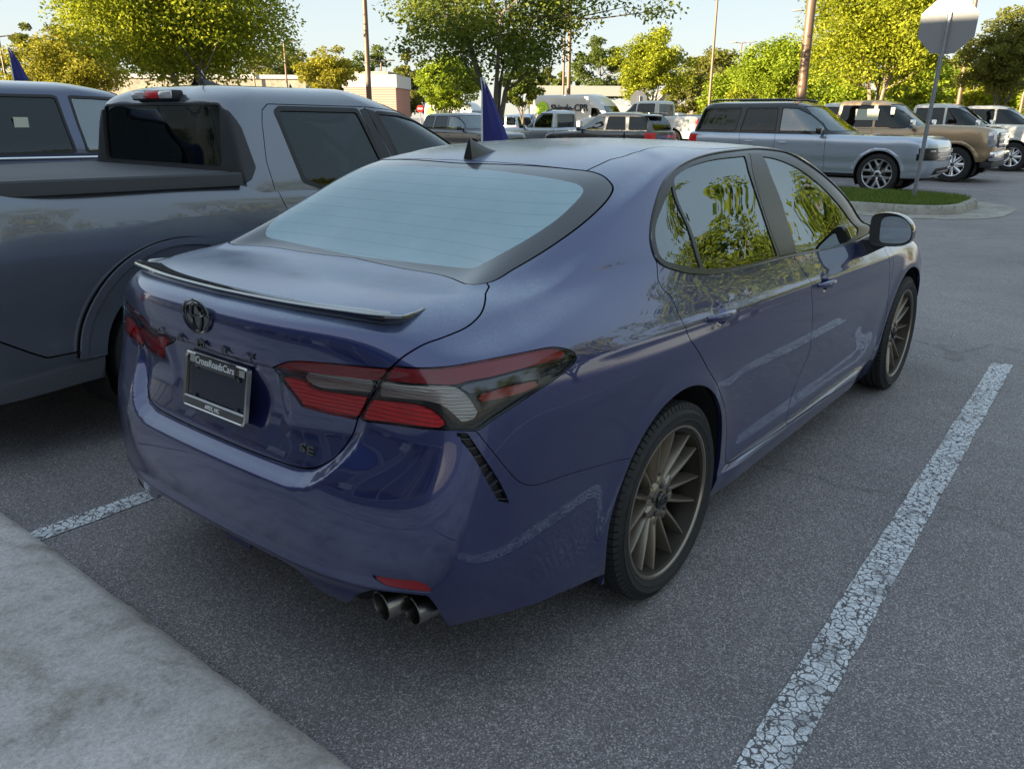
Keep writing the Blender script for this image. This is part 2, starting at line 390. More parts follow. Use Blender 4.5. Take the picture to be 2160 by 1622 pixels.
# ---------------------------------------------------------------- ground, kerb, markings, island, showroom
def _asphalt():
    m,nt,b=new_mat('asphalt'); S(b,rough=.72,spec=.6)
    tc=N(nt,'TexCoord'); vo=N(nt,'TexVoronoi'); vo.inputs['Scale'].default_value=250; nt.links.new(tc.outputs['Object'],vo.inputs['Vector'])
    sp=N(nt,'SeparateColor'); nt.links.new(vo.outputs['Color'],sp.inputs[0])
    stone=ramp(nt,sp.outputs[0],[(.0,(.121,.108,.109)),(.45,(.204,.184,.186)),(.78,(.288,.260,.261)),(.93,(.455,.418,.413)),(1.0,(.61,.575,.555))])
    fine=noise(nt,420,2,.6); big=noise(nt,.55,5,.6); mid=noise(nt,3.2,4,.6)
    mx=N(nt,'MixRGB',blend_type='MULTIPLY'); mx.inputs[0].default_value=1; nt.links.new(stone,mx.inputs[1]); nt.links.new(ramp(nt,fine,[(.3,(.62,)*3),(.7,(1.30,)*3)]),mx.inputs[2])
    m2=N(nt,'MixRGB',blend_type='MULTIPLY'); m2.inputs[0].default_value=1; nt.links.new(mx.outputs[0],m2.inputs[1]); nt.links.new(ramp(nt,big,[(.28,(.76,.76,.78)),(.5,(1.0,1.0,1.0)),(.72,(1.16,1.15,1.14))]),m2.inputs[2])
    m3=N(nt,'MixRGB',blend_type='MULTIPLY'); m3.inputs[0].default_value=1; nt.links.new(m2.outputs[0],m3.inputs[1]); nt.links.new(ramp(nt,mid,[(.3,(.90,)*3),(.7,(1.08,)*3)]),m3.inputs[2])
    # a few long cracks
    wv=N(nt,'TexVoronoi',feature='DISTANCE_TO_EDGE'); wv.inputs['Scale'].default_value=.13
    ns=N(nt,'TexNoise'); ns.inputs['Scale'].default_value=1.3; ns.inputs['Detail'].default_value=5; nt.links.new(tc.outputs['Object'],ns.inputs['Vector'])
    ad=N(nt,'MixRGB',blend_type='ADD'); ad.inputs[0].default_value=.9; nt.links.new(tc.outputs['Object'],ad.inputs[1]); nt.links.new(ns.outputs['Color'],ad.inputs[2]); nt.links.new(ad.outputs[0],wv.inputs['Vector'])
    cr=ramp(nt,wv.outputs['Distance'],[(.0,(.72,)*3),(.0012,(1,)*3)])
    m4=N(nt,'MixRGB',blend_type='MULTIPLY'); m4.inputs[0].default_value=1; nt.links.new(m3.outputs[0],m4.inputs[1]); nt.links.new(cr,m4.inputs[2])
    nt.links.new(m4.outputs[0],b.inputs['Base Color'])
    h=N(nt,'Math',operation='ADD'); nt.links.new(vo.outputs['Distance'],h.inputs[0]); nt.links.new(fine,h.inputs[1])
    bump(nt,b,h.outputs[0],.55,.004); return m
M['asphalt']=_asphalt()
def _concrete(name,c0,c1,rough=.9,stain=.62):
    m,nt,b=new_mat(name); S(b,rough=rough)
    a=noise(nt,1.3,7,.68); f=noise(nt,75,6,.75); sp=noise(nt,11,8,.78); st=noise(nt,2.6,8,.72,dist=.6); gr=noise(nt,240,3,.6)
    c=ramp(nt,a,[(.30,c0),(.70,c1)])
    for fac,stops in((f,[(.25,(.62,)*3),(.55,(1.0,)*3),(.8,(1.18,)*3)]),(sp,[(.33,(stain,stain,stain*.96)),(.50,(1,)*3)]),(st,[(.36,(.66,.67,.60)),(.52,(1,)*3),(.75,(1.10,1.09,1.08))]),(gr,[(.3,(.82,)*3),(.7,(1.14,)*3)])):
        mx=N(nt,'MixRGB',blend_type='MULTIPLY'); mx.inputs[0].default_value=1; nt.links.new(c,mx.inputs[1]); nt.links.new(ramp(nt,fac,stops),mx.inputs[2]); c=mx.outputs[0]
    nt.links.new(c,b.inputs['Base Color'])
    h=N(nt,'Math',operation='ADD'); nt.links.new(f,h.inputs[0]); nt.links.new(sp,h.inputs[1]); bump(nt,b,h.outputs[0],.7,.005); return m
M['concrete']=_concrete('concrete_walk',(.47,.425,.405),(.71,.645,.615))
M['kerb_concrete']=_concrete('concrete_kerb',(.33,.31,.27),(.46,.44,.39))
def _line():
    m,nt,b=new_mat('road_paint'); S(b,rough=.75)
    tc=N(nt,'TexCoord'); ns=N(nt,'TexNoise'); ns.inputs['Scale'].default_value=26; ns.inputs['Detail'].default_value=4; nt.links.new(tc.outputs['Object'],ns.inputs['Vector'])
    ad=N(nt,'MixRGB',blend_type='ADD'); ad.inputs[0].default_value=.045; nt.links.new(tc.outputs['Object'],ad.inputs[1]); nt.links.new(ns.outputs['Color'],ad.inputs[2])
    vo=N(nt,'TexVoronoi',feature='DISTANCE_TO_EDGE'); vo.inputs['Scale'].default_value=34; nt.links.new(ad.outputs[0],vo.inputs['Vector'])
    v2=N(nt,'TexVoronoi',feature='DISTANCE_TO_EDGE'); v2.inputs['Scale'].default_value=80; nt.links.new(ad.outputs[0],v2.inputs['Vector'])
    c1=ramp(nt,vo.outputs['Distance'],[(.045,(0,)*3),(.085,(1,)*3)]); c2=ramp(nt,v2.outputs['Distance'],[(.02,(.35,)*3),(.06,(1,)*3)])
    mu=N(nt,'MixRGB',blend_type='MULTIPLY'); mu.inputs[0].default_value=1; nt.links.new(c1,mu.inputs[1]); nt.links.new(c2,mu.inputs[2])
    wear=ramp(nt,noise(nt,5,5,.7),[(.30,(.25,)*3),(.47,(1,)*3)]); mu2=N(nt,'MixRGB',blend_type='MULTIPLY'); mu2.inputs[0].default_value=1; nt.links.new(mu.outputs[0],mu2.inputs[1]); nt.links.new(wear,mu2.inputs[2])
    g=noise(nt,300,3); col=ramp(nt,g,[(.3,(.70,.71,.73)),(.7,(.86,.87,.88))])
    mx=N(nt,'MixRGB'); mx.inputs[1].default_value=(.11,.103,.108,1); nt.links.new(mu2.outputs[0],mx.inputs[0]); nt.links.new(col,mx.inputs[2]); nt.links.new(mx.outputs[0],b.inputs['Base Color'])
    bump(nt,b,mu2.outputs[0],.5,.003); return m
M['line']=_line()
def sheet(name,poly,z,mat,kind='structure'):
    o=mk(name,[(x,y,z) for x,y in poly],[tuple(range(len(poly)))],mat); o['kind']=kind; return o
gnd=sheet('ground',[(-400,-900),(1500,-900),(1500,1500),(-400,1500)],0.0,M['asphalt'])
def ragged(p0,p1,w,n=70,seed=1):
    """painted stripe with slightly ragged ends and edges"""
    rnd=random.Random(seed); d=Vector((p1[0]-p0[0],p1[1]-p0[1])); L=d.length; d/=L; q=Vector((-d.y,d.x)); A=[];B=[]
    for i in range(n+1):
        t=i/n*L; e=.0035; A.append((p0[0]+d.x*t+q.x*(w/2+rnd.uniform(-e,e)),p0[1]+d.y*t+q.y*(w/2+rnd.uniform(-e,e)))); B.append((p0[0]+d.x*t-q.x*(w/2+rnd.uniform(-e,e)),p0[1]+d.y*t-q.y*(w/2+rnd.uniform(-e,e))))
    return A+B[::-1]
def strip_mesh(name,A,w,z,mat,seed):
    pts=ragged(*A,w,seed=seed); n=len(pts)//2
    V=[(x,y,z) for x,y in pts]; F=[(i,i+1,2*n-2-i,2*n-1-i) for i in range(n-1)]
    o=mk(name,V,F,mat); o['kind']='structure'; return o
strip_mesh('bay_line',((-1.22,-1.515),(3.82,-1.355)),.118,.004,M['line'],1)
strip_mesh('bay_line',((-1.215,1.13),(3.82,1.20)),.102,.004,M['line'],2)
for k in range(1,6): strip_mesh('bay_line',((-1.215,1.13+2.62*k),(3.82,1.20+2.62*k)),.102,.004,M['line'],2+k)
for k in range(1,3): strip_mesh('bay_line',((-1.215,-1.44-2.62*k),(3.82,-1.36-2.62*k)),.102,.004,M['line'],12+k)
for k,(x,y) in enumerate(((14.6,-.75),(20.0,-.9),(25.2,-1.0))): strip_mesh('bay_line',((x,y+.6),(x,y-5.2)),.10,.004,M['line'],20+k)
for k in range(6): strip_mesh('bay_line',((19.4+3.0*k,1.4),(19.4+3.0*k,6.8)),.10,.004,M['line'],30+k)
# pavement the camera stands on, with kerb nose and joint
kb=MB(); prof=[(-1.238,-.05),(-1.243,.06),(-1.262,.105),(-1.300,.128),(-1.36,.132),(-7.2,.145),(-7.2,-.05)]
rnd=random.Random(8); ys=[-30,-20,-12,-8]+[-6+.035*k for k in range(int(12/.035))]+[6,9,14,25,60]; V=[];F=[]
wob=[rnd.gauss(0,1) for _ in ys]
for k in range(3): wob=[(wob[max(i-1,0)]+wob[i]+wob[min(i+1,len(ys)-1)])/3 for i in range(len(ys))]
for i,y in enumerate(ys):
    for q,(x,z) in enumerate(prof):
        e=(wob[i]*.0045+rnd.gauss(0,.0010)) if 0<q<5 else 0
        V.append((x+e*(1 if q<4 else .3),y,z-abs(e)*.4))
n=len(prof)
for i in range(len(ys)-1):
    for q in range(n-1): F.append((i*n+q,i*n+q+1,(i+1)*n+q+1,(i+1)*n+q))
kb.add(V,F); pv=kb.build('pavement',M['concrete'],None,True,sharp=40); pv['kind']='structure'
# tooled joints across the pavement are grooves: separate slabs would move together, so a dark recess strip is laid in
for y in (-4.6,-1.55,1.5,4.55,7.6):
    m=MB(); m.box(-7.0,-1.30,y-.004,y+.004,.120,.1365); o=m.build('pavement_joint',M['gap'],pv)
m=MB(); m.box(-2.66,-2.652,-30,60,.12,.1395); m.build('pavement_joint',M['gap'],pv)
# grit gathered along the kerb
rnd=random.Random(5); g=MB()
for i in range(900):
    x=-1.232+abs(rnd.gauss(0,.016)); y=rnd.uniform(-1.6,2.4); r=rnd.uniform(.0015,.0045)
    g.add([(x-r,y-r*.6,0.001),(x+r,y-r,.001),(x+r*.4,y+r,.001),(x,y,r*1.3)],[(0,1,3),(1,2,3),(2,0,3)])
g=g.build('kerb_grit',plain('grit',(.10,.09,.075),.95)); g['kind']='stuff'
# grass island with rounded kerb and gutter pan
def rrect2(x0,x1,y0,y1,r,n=8):
    P=[]
    for cx,cy,a0 in((x1-r,y1-r,0),(x0+r,y1-r,90),(x0+r,y0+r,180),(x1-r,y0+r,270)):
        for k in range(n+1): a=math.radians(a0+90*k/n); P.append((cx+r*math.cos(a),cy+r*math.sin(a)))
    return P
IX0,IX1,IY0,IY1=12.85,15.75,.72,14.0
isl=empty('kerbed_island',(0,0,0)); isl['kind']='structure'
A=rrect2(IX0,IX1,IY0,IY1,.95); cx_,cy_=(IX0+IX1)/2,(IY0+IY1)/2
def off(P,d):
    out=[]; n=len(P)
    for i in range(n):
        a,b=Vector(P[i-1]),Vector(P[(i+1)%n]); t=(b-a).normalized(); out.append((P[i][0]+t.y*d,P[i][1]-t.x*d))
    return out
# kerb units split by joints
n=len(A); seglen=[0]
dense=[]
for i in range(n):
    a,b=A[i],A[(i+1)%n]; L=math.hypot(b[0]-a[0],b[1]-a[1]); k=max(1,int(L/.2))
    for j in range(k): dense.append((a[0]+(b[0]-a[0])*j/k,a[1]+(b[1]-a[1])*j/k))
n=len(dense); R_=[off(dense,0),off(dense,-.012),off(dense,-.04),off(dense,-.15)]; Z=[0.0,.11,.152,.150]
unit=0; i=0; step=7
while i<n:
    j=min(i+step,n); m=MB(); V=[];cols=j-i+1
    for k in range(i,j+1):
        kk=k%n; e=0.0
        for r_,z_ in zip(R_,Z): V.append((*r_[kk],z_))
    F=[(c*4+q,c*4+q+1,c*4+4+q+1,c*4+4+q) for c in range(cols-1) for q in range(3)]
    # shrink a little for the joint
    c0=V[0:4]; V0=[Vector(v) for v in V]
    t=(V0[4]-V0[0]).normalized()*.005; t2=(V0[-4]-V0[-8]).normalized()*.005
    for q in range(4): V0[q]+=t; V0[-4+q]-=t2
    m.add([tuple(v) for v in V0],F+[(0,1,2,3),(len(V0)-4,len(V0)-3,len(V0)-2,len(V0)-1)]); m.build('kerb_stone',M['kerb_concrete'],isl,True,sharp=50); i=j
gut=off(dense,.0); gut2=[]
for q in dense:
    d=.50
    gut2.append(q)
go=off(dense,.62)
m=MB(); m.add([(*q,.003) for q in dense]+[(*q,.0065) for q in go],[(k,(k+1)%n,n+(k+1)%n,n+k) for k in range(n)]); m.build('gutter_pan',M['kerb_concrete'],isl)
inn=off(dense,-.145)
def _soil():
    m,nt,b=new_mat('island_turf'); S(b,rough=.95); a=noise(nt,9,5,.7); nt.links.new(ramp(nt,a,[(.3,(.05,.085,.015)),(.7,(.09,.13,.028))]),b.inputs['Base Color']); return m
m=MB(); m.add([(*q,.146) for q in inn]+[(cx_,cy_,.20)],[(k,(k+1)%n,n) for k in range(n)]); m.build('turf',_soil(),isl,True)
def _leafmat(name,c0,c1,trans=.45,rough=.55):
    m,nt,b=new_mat(name); out=nt.nodes['Material Output']
    ge=N(nt,'NewGeometry'); r1=ramp(nt,ge.outputs['Random Per Island'],[(0,c0),(1,c1)])
    S(b,rough=rough,spec=.25); nt.links.new(r1,b.inputs['Base Color'])
    tr=N(nt,'BsdfTranslucent'); nt.links.new(r1,tr.inputs[0]); mx=N(nt,'MixShader'); mx.inputs[0].default_value=trans
    nt.links.new(b.outputs[0],mx.inputs[1]); nt.links.new(tr.outputs[0],mx.inputs[2]); nt.links.new(mx.outputs[0],out.inputs[0]); return m
M['grass']=_leafmat('grass_blades',(.09,.155,.022),(.18,.23,.045),.35)
rg=np.random.default_rng(4); NB=26000
gx=rg.uniform(IX0+.12,IX1-.12,NB); gy=rg.uniform(IY0+.12,7.5,NB)
ok=inpoly(np.stack([gx,gy],1),np.array(inn)); gx,gy=gx[ok],gy[ok]; nb=len(gx)
a=rg.uniform(0,2*np.pi,nb); h=rg.uniform(.035,.085,nb); wv=.007; z0=.150+.045*np.clip(1-np.abs(gx-cx_)/1.4,0,1)*np.clip((gy-IY0)/2,0,1)
ex=np.cos(a)*wv; ey=np.sin(a)*wv; lx=rg.normal(0,.03,nb); ly=rg.normal(0,.03,nb)
V=np.stack([np.stack([gx-ex,gy-ey,z0],1),np.stack([gx+ex,gy+ey,z0],1),np.stack([gx+lx,gy+ly,z0+h],1)],1).reshape(-1,3)
gr=mk('grass',V,np.arange(3*nb).reshape(-1,3),M['grass']); gr['kind']='stuff'; gr['label']='short green grass on the kerbed island'
# stop sign seen from behind, on a perforated channel post
M['galv']=plain('galvanised_steel',(.42,.44,.46),.42,.7)
M['sign_back']=plain('sign_aluminium',(.25,.25,.255),.5,.0)
M['sign_red']=plain('sign_red',(.50,.02,.02),.4)
def stop_sign(loc,tilt=0.0,face=0.0,h=2.62,size=.46,label='',holes=True,group=None):
    o=empty('stop_sign',(0,0,0)); tag(o,label,'stop sign',group)
    # U-channel: profile in xy, open to +x
    m=MB(); m.prism([(-.014,-.035),(-.014,-.030),(.018,-.017),(.018,.017),(-.014,.030),(-.014,.035),(-.018,.035),(-.018,.031),(.014,.013),(.014,-.013),(-.018,-.031),(-.018,-.035)][::1],0,h+size*.96,'z'); p=m.build('post',M['galv'],o)
    if holes:
        for k in range(int((h+size)/.10)):
            m=MB(); m.lathe([(.0125,.0001),(.0125,.0055)],8,axis='x'); q=m.build('post_hole',M['gap'],o); q.location=(0,0,.12+.10*k)
    P=[(size*1.0824*math.cos(math.radians(22.5+45*k)),size*1.0824*math.sin(math.radians(22.5+45*k))+h+size*.5) for k in range(8)]
    m=MB(); m.prism(P,.020,.0235,'x'); m.build('sign_panel',M['sign_back'],o)
    Pi=[(q[0]*.985,(q[1]-(h+size*.5))*.985+h+size*.5) for q in P]
    m=MB(); m.prism(Pi,.0242,.0250,'x'); m.build('sign_face',M['sign_red'],o)
    r=Vector((0,1,0)); u=Vector((0,0,1)); nn=Vector((1,0,0))
    text_mesh('sign_lettering','STOP',size*.62,M['white_print'],o,Matrix(((0,0,1,.0262),(1,0,0,0),(0,1,0,h+size*.5),(0,0,0,1))),.0004,bold=.006)
    for z in(h+size*.15,h+size*.85):
        m=MB(); m.lathe([(-.028,.0001),(-.028,.011),(-.018,.012)],6,axis='x'); q=m.build('bolt',M['galv'],o); q.location=(.016,0,z)
    o.location=loc; o.rotation_euler=(tilt,0,face); return o
# ---------------------------------------------------------------- sedan surface (car frame = world frame: rear axle at x 0, +x forward)
def sstep(a,b,x):
    t=np.clip((x-a)/(b-a),0,1); return t*t*(3-2*t)
def camry_rows():
    Y0=[0,.28,.52,.70]
    rows=[]
    def row(rear, side, front):
        rows.append(rear+side+front)
    def rear(xs,z,y4,ys=None):
        ys=(ys or Y0)+[y4]; z=z if isinstance(z,list) else [z]*5
        return [(xs[i],ys[i],z[i]) for i in range(5)]
    SX=[-.68,-.42,0,.45,1.0,1.6,2.1,2.45,2.825,3.2]
    def side(ys,zs,xs=None):
        xs=xs or SX; zs=zs if isinstance(zs,list) else [zs]*10
        return [(xs[i],ys[i],zs[i]) for i in range(10)]
    def front(x,z,yc=.80,dx=(-.32,-.14,-.03,0)):
        z=z if isinstance(z,list) else [z]*4
        return [(x+dx[0],yc,z[0]),(x+dx[1],.62*yc/.8,z[1]),(x+dx[2],.32*yc/.8,z[2]),(x+dx[3],0,z[3])]
    row(rear([-.98,-.975,-.955,-.90,-.80],.20,.76), side([.85,.878,.882,.868,.862,.862,.862,.866,.866,.83],.175), front(3.66,.19,.72))
    row(rear([-1.04,-1.035,-1.01,-.95,-.85],.28,.79), side([.868,.893,.897,.888,.886,.886,.886,.888,.890,.865],.27), front(3.74,.26,.76))
    row(rear([-1.075,-1.07,-1.045,-.985,-.885],.38,.815), side([.875,.893,.900,.893,.891,.891,.892,.896,.897,.88],.38), front(3.78,.36,.79))
    row(rear([-1.09,-1.085,-1.06,-1.005,-.905],.52,.825), side([.885,.903,.912,.903,.901,.901,.902,.906,.908,.893],.53), front(3.80,.48,.80))
    row(rear([-1.075,-1.068,-1.04,-.98,-.89],.68,.825), side([.885,.905,.917,.914,.913,.913,.912,.911,.910,.893],.70), front(3.79,.60,.80))
    row(rear([-1.05,-1.04,-1.0,-.945,-.86],.82,.82), side([.878,.899,.914,.917,.917,.916,.914,.908,.899,.874],[.83,.835,.84,.838,.828,.818,.81,.80,.79,.765]), front(3.75,[.69,.68,.67,.67],.77))
    row(rear([-1.055,-1.045,-.995,-.93,-.83],[.93,.93,.935,.945,.955],.80), side([.852,.870,.886,.892,.893,.893,.890,.882,.868,.83],[.95,.945,.925,.912,.90,.89,.88,.87,.86,.82]), front(3.70,[.755,.735,.73,.73],.72))
    row(rear([-1.058,-1.045,-.985,-.90,-.77],[1.02,1.02,1.015,1.01,1.01],.752,[0,.28,.52,.675]), side([.81,.832,.850,.862,.866,.866,.860,.843,.815,.755],[1.01,1.005,.985,.965,.95,.938,.925,.91,.892,.85],[-.58,-.33,.04,.47,1.0,1.6,2.12,2.44,2.80,3.15]), front(3.64,[.80,.785,.78,.775],.66))
    row(rear([-1.005,-.99,-.93,-.83,-.66],[1.064,1.064,1.060,1.056,1.054],.722,[0,.28,.52,.65]), side([.755,.785,.812,.838,.843,.842,.830,.80,.75,.68],[1.062,1.066,1.06,1.02,1.003,.986,.982,.948,.914,.872],[-.44,-.20,.10,.50,1.0,1.6,2.26,2.46,2.78,3.08]), front(3.50,[.83,.825,.825,.825],.60,(-.28,-.12,-.03,0)))
    row(rear([-.77,-.765,-.73,-.655,-.48],[1.091,1.091,1.090,1.090,1.091],.695,[0,.27,.49,.62]), side([.730,.760,.788,.816,.822,.819,.80,.72,.62,.53],[1.118,1.124,1.115,1.07,1.05,1.035,1.032,.985,.955,.93],[-.26,-.06,.18,.54,1.0,1.58,2.19,2.39,2.62,2.82]), front(3.02,[.91,.912,.914,.915],.46,(-.12,-.05,-.01,0)))
    row(rear([-.51,-.515,-.535,-.545,-.31],[1.10,1.102,1.106,1.114,1.145],.678,[0,.26,.49,.60]), side([.706,.732,.755,.776,.781,.776,.755,.655,.52,.385],[1.19,1.195,1.18,1.15,1.132,1.120,1.125,1.065,1.037,1.022],[-.11,.06,.27,.58,1.0,1.55,2.09,2.28,2.39,2.46]), front(2.54,[1.015,1.011,1.008,1.007],.26,(-.04,-.02,-.005,0)))
    row(rear([-.235,-.238,-.25,-.235,-.08],[1.26,1.258,1.25,1.24,1.25],.655,[0,.22,.42,.575]), side([.682,.698,.706,.712,.714,.709,.69,.60,.47,.34],[1.278,1.28,1.275,1.27,1.266,1.267,1.268,1.250,1.252,1.254],[.07,.20,.38,.64,1.02,1.47,1.87,1.99,2.04,2.07]), front(2.10,[1.256,1.257,1.258,1.258],.22,(-.012,-.006,-.002,0)))
    row(rear([.04,.04,.05,.085,.18],[1.386,1.385,1.379,1.367,1.352],.60,[0,.19,.36,.52]), side([.642,.648,.647,.645,.643,.636,.61,.53,.42,.31],[1.362,1.372,1.38,1.388,1.389,1.391,1.388,1.395,1.402,1.405],[.27,.38,.52,.74,1.02,1.32,1.57,1.62,1.635,1.645]), front(1.655,[1.406,1.407,1.408,1.408],.20,(-.004,-.002,0,0)))
    row(rear([.25,.25,.26,.29,.36],[1.419,1.418,1.414,1.405,1.393],.55,[0,.15,.30,.45]), side([.584,.584,.58,.576,.573,.562,.52,.44,.35,.26],[1.401,1.408,1.415,1.420,1.421,1.420,1.419,1.421,1.423,1.424],[.42,.50,.62,.80,1.0,1.21,1.37,1.41,1.425,1.43]), front(1.44,[1.425,1.426,1.426,1.426],.17,(-.004,-.002,0,0)))
    row(rear([.44,.44,.45,.46,.51],[1.434,1.434,1.433,1.432,1.432],.31,[0,.08,.16,.24]), side([.335,.34,.335,.33,.32,.30,.27,.22,.18,.13],[1.434,1.436,1.438,1.44,1.441,1.440,1.439,1.438,1.437,1.437],[.56,.63,.71,.84,1.0,1.12,1.18,1.21,1.22,1.225]), front(1.23,1.437,.09,(-.003,-.001,0,0)))
    row(rear([.62,.625,.63,.64,.67],1.442,0,[0,0,0,0]), side([0]*10,[1.443,1.444,1.445,1.446,1.447,1.447,1.446,1.446,1.445,1.445],[.70,.74,.80,.88,1.0,1.06,1.09,1.10,1.105,1.11]), front(1.12,1.445,0,(-.003,-.002,-.001,0)))
    return np.array(rows)
ARCH=[(.022,.337,.388),(2.835,.337,.390)]
def camry_disp(p):
    x,y,z=p[:,0].copy(),np.abs(p[:,1]),p[:,2]; o=p.copy(); sg=np.where(p[:,1]<0,-1.,1.)
    side=sstep(.6,.82,y)*sstep(1.0,.9,z)
    for cx,cz,r in ARCH:   # wheel-arch lips
        d=np.hypot(x-cx,z-cz)-r; up=sstep(.16,.40,z)
        o[:,1]+=sg*side*up*.011*np.exp(-(np.maximum(d,0)/.05)**2)
    zr=.915-.030*np.clip(x,-.5,2.6)
    o[:,1]+=sg*side*.0045*np.exp(-((z-zr)/.016)**2)*sstep(-.55,-.25,x)*sstep(2.7,2.3,x)
    # door hollow under the shoulder line and sill kick-out
    zl=.90-.026*np.clip(x,-.2,2.6)
    hol=sstep(.30,.62,x)*sstep(2.35,2.0,x)*sstep(.62,.8,y)
    o[:,1]-=sg*hol*.010*sstep(.30,.40,z)*sstep(.70,.50,z)
    o[:,1]+=sg*hol*.026*sstep(.292,.266,z)*sstep(.165,.20,z)
    # tail panel: recess under the crease, boot face set in behind a bumper ledge that follows the lid edge
    rearm=sstep(-.80,-.90,x)
    mid=sstep(.80,.55,y)
    o[:,0]+=rearm*mid*(.026*sstep(.928,.900,z)*sstep(.66,.80,z)+.004*sstep(.957,.952,z)*sstep(.60,.70,z))
    q=np.stack([y,z],1); near=(x<-.80)&(z>.5)&(z<1.0); d=np.full(len(x),1.0)
    if near.any():
        U=np.array([(0,.652),(.12,.651),(.23,.650),(.33,.651),(.386,.657),(.42,.668),(.455,.692),(.482,.722),(.512,.772),(.530,.82),(.555,.87),(.60,.93)])
        dd=dseg(q[near],U[:-1],U[1:]); ins=inpoly(q[near],np.concatenate([U,[(.60,1.2),(-1,1.2),(-1,.652)]])); d[near]=np.where(ins,-dd,dd)
    o[:,0]+=rearm*.036*sstep(.040,-.002,d)*sstep(.88,.70,z)
    poc=sstep(.30,.25,y)*sstep(.70,.86,z)*sstep(.925,.90,z)
    o[:,0]+=rearm*.016*poc
    # finger cups behind the door handles
    for hx,hz in((.315,.910),(1.343,.864)):
        r2=((x-hx)/.048)**2+((z-hz)/.040)**2
        o[:,1]-=sg*side*.020*np.clip(1-r2,0,1)**1.2
    # crease above the lower valance
    o[:,0]-=rearm*.008*np.exp(-((z-.40)/.02)**2)*sstep(.78,.6,y)
    return o
SED=Surf(camry_rows(),disp=camry_disp)
SED.flip=True
